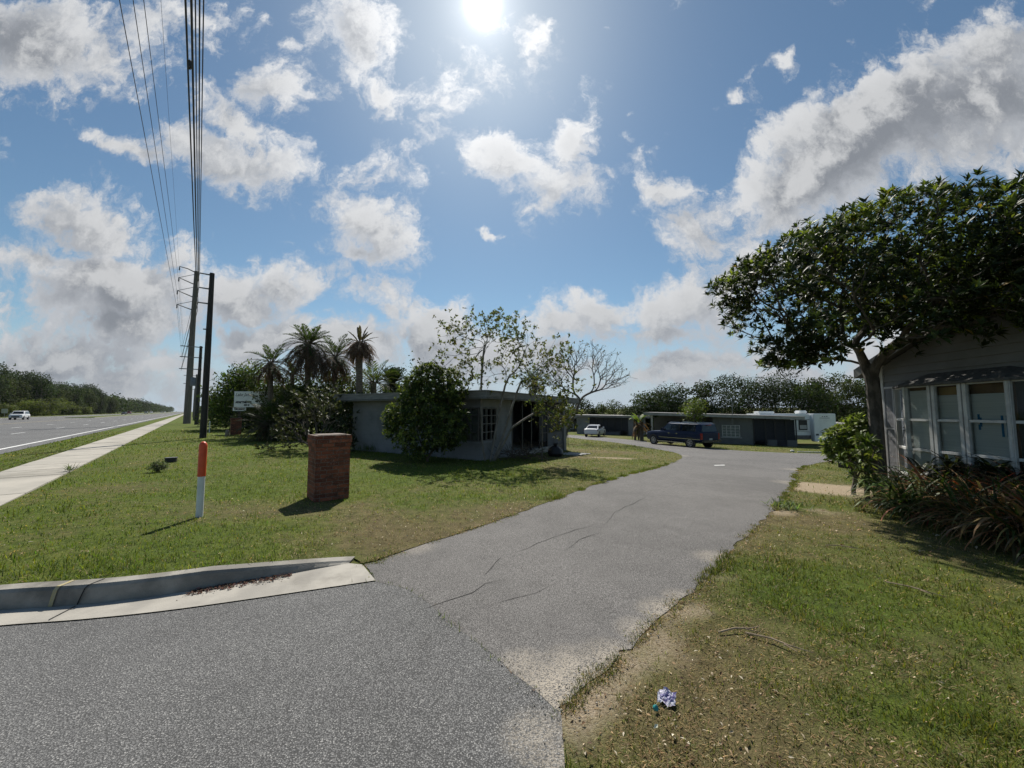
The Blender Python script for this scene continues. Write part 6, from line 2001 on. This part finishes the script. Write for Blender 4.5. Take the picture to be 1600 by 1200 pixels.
# loose chippings along the broken asphalt edge
E = np.array([p_ for p_ in EDGE_R + SEAM[:4] if p_[1] < 12]); NG = 4200; i_ = NR.integers(0, len(E) - 1, NG); u_ = NR.random((NG, 1))
E2 = E[i_ + 1]; E2[np.linalg.norm(E2 - E[i_], axis=1) > 1] = E[i_][np.linalg.norm(E2 - E[i_], axis=1) > 1]
q_ = E[i_] * (1 - u_) + E2 * u_ + NR.normal(0, .09, (NG, 2))
P = np.stack([q_[:, 0], q_[:, 1], terr(q_[:, 0], q_[:, 1]) + .0085], 1)
L = np.exp(NR.normal(-5.95, .38, NG)); V = []; oc = np.array([(1, 0, 0), (0, 1, 0), (-1, 0, 0), (0, -1, 0), (0, 0, .8), (0, 0, -.8)])
V = (P[:, None, :] + (oc[None] + NR.normal(0, .25, (NG, 6, 3))) * L[:, None, None]).reshape(-1, 3)
F8 = np.array([(0, 1, 4), (1, 2, 4), (2, 3, 4), (3, 0, 4), (1, 0, 5), (2, 1, 5), (3, 2, 5), (0, 3, 5)])
o = np_mesh('gravel', V, [(np.arange(NG)[:, None, None] * 6 + F8[None]).reshape(-1, 3)], MAT['litter'], col=np.repeat(tint(NG, (.34, .31, .27), .35, .05), 6, 0))
tag(o, 'loose chippings strewn along the driveway edge and seam', 'gravel', kind='stuff')
# reddish debris lying in the gutter
x = NR.uniform(gp(290, 930).x, gp(450, 905).x, 420); yk = np.interp(x, [q[0] for q in KERB], [q[1] for q in KERB]); y = yk - np.abs(NR.normal(.0, .06, len(x))) - .01
P = np.stack([x, y, terr(x, y) + .017 + NR.uniform(0, .012, len(x))], 1); a = NR.normal(0, .7, len(x))
D = np.stack([np.cos(a), np.sin(a), NR.normal(0, .15, len(x))], 1); L = NR.uniform(.012, .05, len(x))
V, f, k = leaf_arrays(P, D, np.tile([0, 0, 1.0], (len(x), 1)) + NR.normal(0, .3, (len(x), 3)), L, L * .35, .3, True)
o = np_mesh('gutter_litter', V, f, MAT['litter'], col=np.repeat(tint(len(x), (.085, .042, .030), .4, .2), k, 0)); tag(o, 'reddish brown debris washed along the foot of the kerb', 'litter', kind='stuff')

MAT['drystick'] = M('dry_stick', (.36, .28, .19), (.24, .18, .12), 30, .95)
# twigs lying on the right lawn
for px, py, ln, rz_, lb in ((1158, 990, .36, .1, 'pale split stick lying on the turf beyond the purple wrapper'), (1320, 858, .38, -.5, 'curved pale twig on the lawn below the strap plants'), (1215, 1010, .4, -.75, 'thin dark twig on the bare turf'), (1430, 925, .4, -1.0, 'short pale stick on the shaded lawn at the right')):
    p = gp(px, py); q = on(p.x, p.y)
    t = thing('fallen_twig', lb, 'twig', (q.x, q.y, q.z + .02), rz_, 'twigs on the right lawn')
    m_ = MB(); m_.tube([(-ln / 2, 0, 0), (-ln * .1, .02, .012), (ln * .2, .0, .015), (ln / 2, .04, .0)], [.007, .0065, .005, .002], 6)
    m_.tube([(ln * .1, .0, .012), (ln * .3, -.05, .015)], [.005, .002], 5)
    m_.build('stick', MAT['drystick'], t)
# crumpled purple wrapper, teal cap, paper scrap
p = gp(1042, 1098); q = on(p.x, p.y)
g = np.random.default_rng(71)
n = 9
V = []
for i in range(n + 1):
    for j in range(n + 1):
        u_, v_ = i / n - .5, j / n - .5
        V.append((u_ * .095 + g.normal(0, .003), v_ * .08 + g.normal(0, .003), .030 + .010 * math.sin(u_ * 9 + v_ * 5) + g.normal(0, .0045) + .35 * v_ * .09))
F4 = [(i * (n + 1) + j, (i + 1) * (n + 1) + j, (i + 1) * (n + 1) + j + 1, i * (n + 1) + j + 1) for i in range(n) for j in range(n)]
mw = bpy.data.materials.new('wrapper_foil'); nt = nodes(mw)
tcw = nt.nodes.new('ShaderNodeTexCoord').outputs['Object']
finish(nt, mix(nt, ramp(nt, noise(nt, tcw, 42, 4, .6), .42, .52), (.17, .145, .32), (.60, .58, .64)), .35, .1, .5)
wr = MB().add(V, F4).build('wrapper', mw)
wr.location = q; wr.rotation_euler = (0, 0, -.5)
tag(wr, 'crumpled purple and silver wrapper on the dry grass', 'wrapper')
p = gp(1023, 1112); q = on(p.x, p.y)
cp = MB().lathe([(.0, .0), (.014, .0), (.015, .004), (.015, .014), (.012, .017), (.0, .017)], n=18).build('bottle_cap', M('teal_plastic', (.02, .24, .24), (.015, .20, .20), 20, .35, spec=.5), smooth=True)
cp.location = (q.x, q.y, q.z + .018); cp.rotation_euler = (.9, .3, .4); tag(cp, 'small teal bottle cap beside the purple wrapper', 'bottle cap')
p = gp(1139, 699 + 26); q = gp(1124, 728)
sc_ = MB().add([(-.22, -.08, 0), (.2, -.06, .005), (.24, .07, .02), (-.18, .09, .004)], [(0, 1, 2, 3)]).build('paper_scrap', MAT['white_frame'])
sc_.location = (q.x, q.y, float(terr(q.x, q.y)) + .02); tag(sc_, 'white paper scrap lying in the middle of the driveway', 'paper')
p = gp(1238, 706); q = on(p.x, p.y)
st_ = MB().lathe([(.1, -.02), (.14, .05), (.11, .12), (.03, .15)], n=10).build('white_stone', MAT['white_frame'], smooth=True)
st_.location = q; tag(st_, 'white stone at the far driveway edge before the rear house', 'stone')
p = gp(1268, 707.5); q = on(p.x, p.y)
st_ = MB().bar((-.9, .1, .05), (.9, -.1, .05), .12, .08).build('white_kerb_log', MAT['white_frame'], bevel=.02)
st_.location = q; st_.rotation_euler = (0, 0, -.1); tag(st_, 'long white edging stone by the far driveway edge near the camper', 'edging stone')

# ================================================================== light haze over the whole place
hz_ = MB().box(-3100, 3100, -900, 3100, -5.5, 24).build('haze', None)
mh = bpy.data.materials.new('haze')
nt = nodes(mh)
pv = nd(nt, 'ShaderNodeVolumePrincipled', {'Color': (.86, .91, .97, 1), 'Density': .00005, 'Anisotropy': .3})
o_ = nt.nodes.new('ShaderNodeOutputMaterial')
nt.links.new(pv.outputs[0], o_.inputs['Volume'])
hz_.data.materials.append(mh)
tag(hz_, 'thin pale haze lying over the road and the woods', 'haze', kind='stuff')
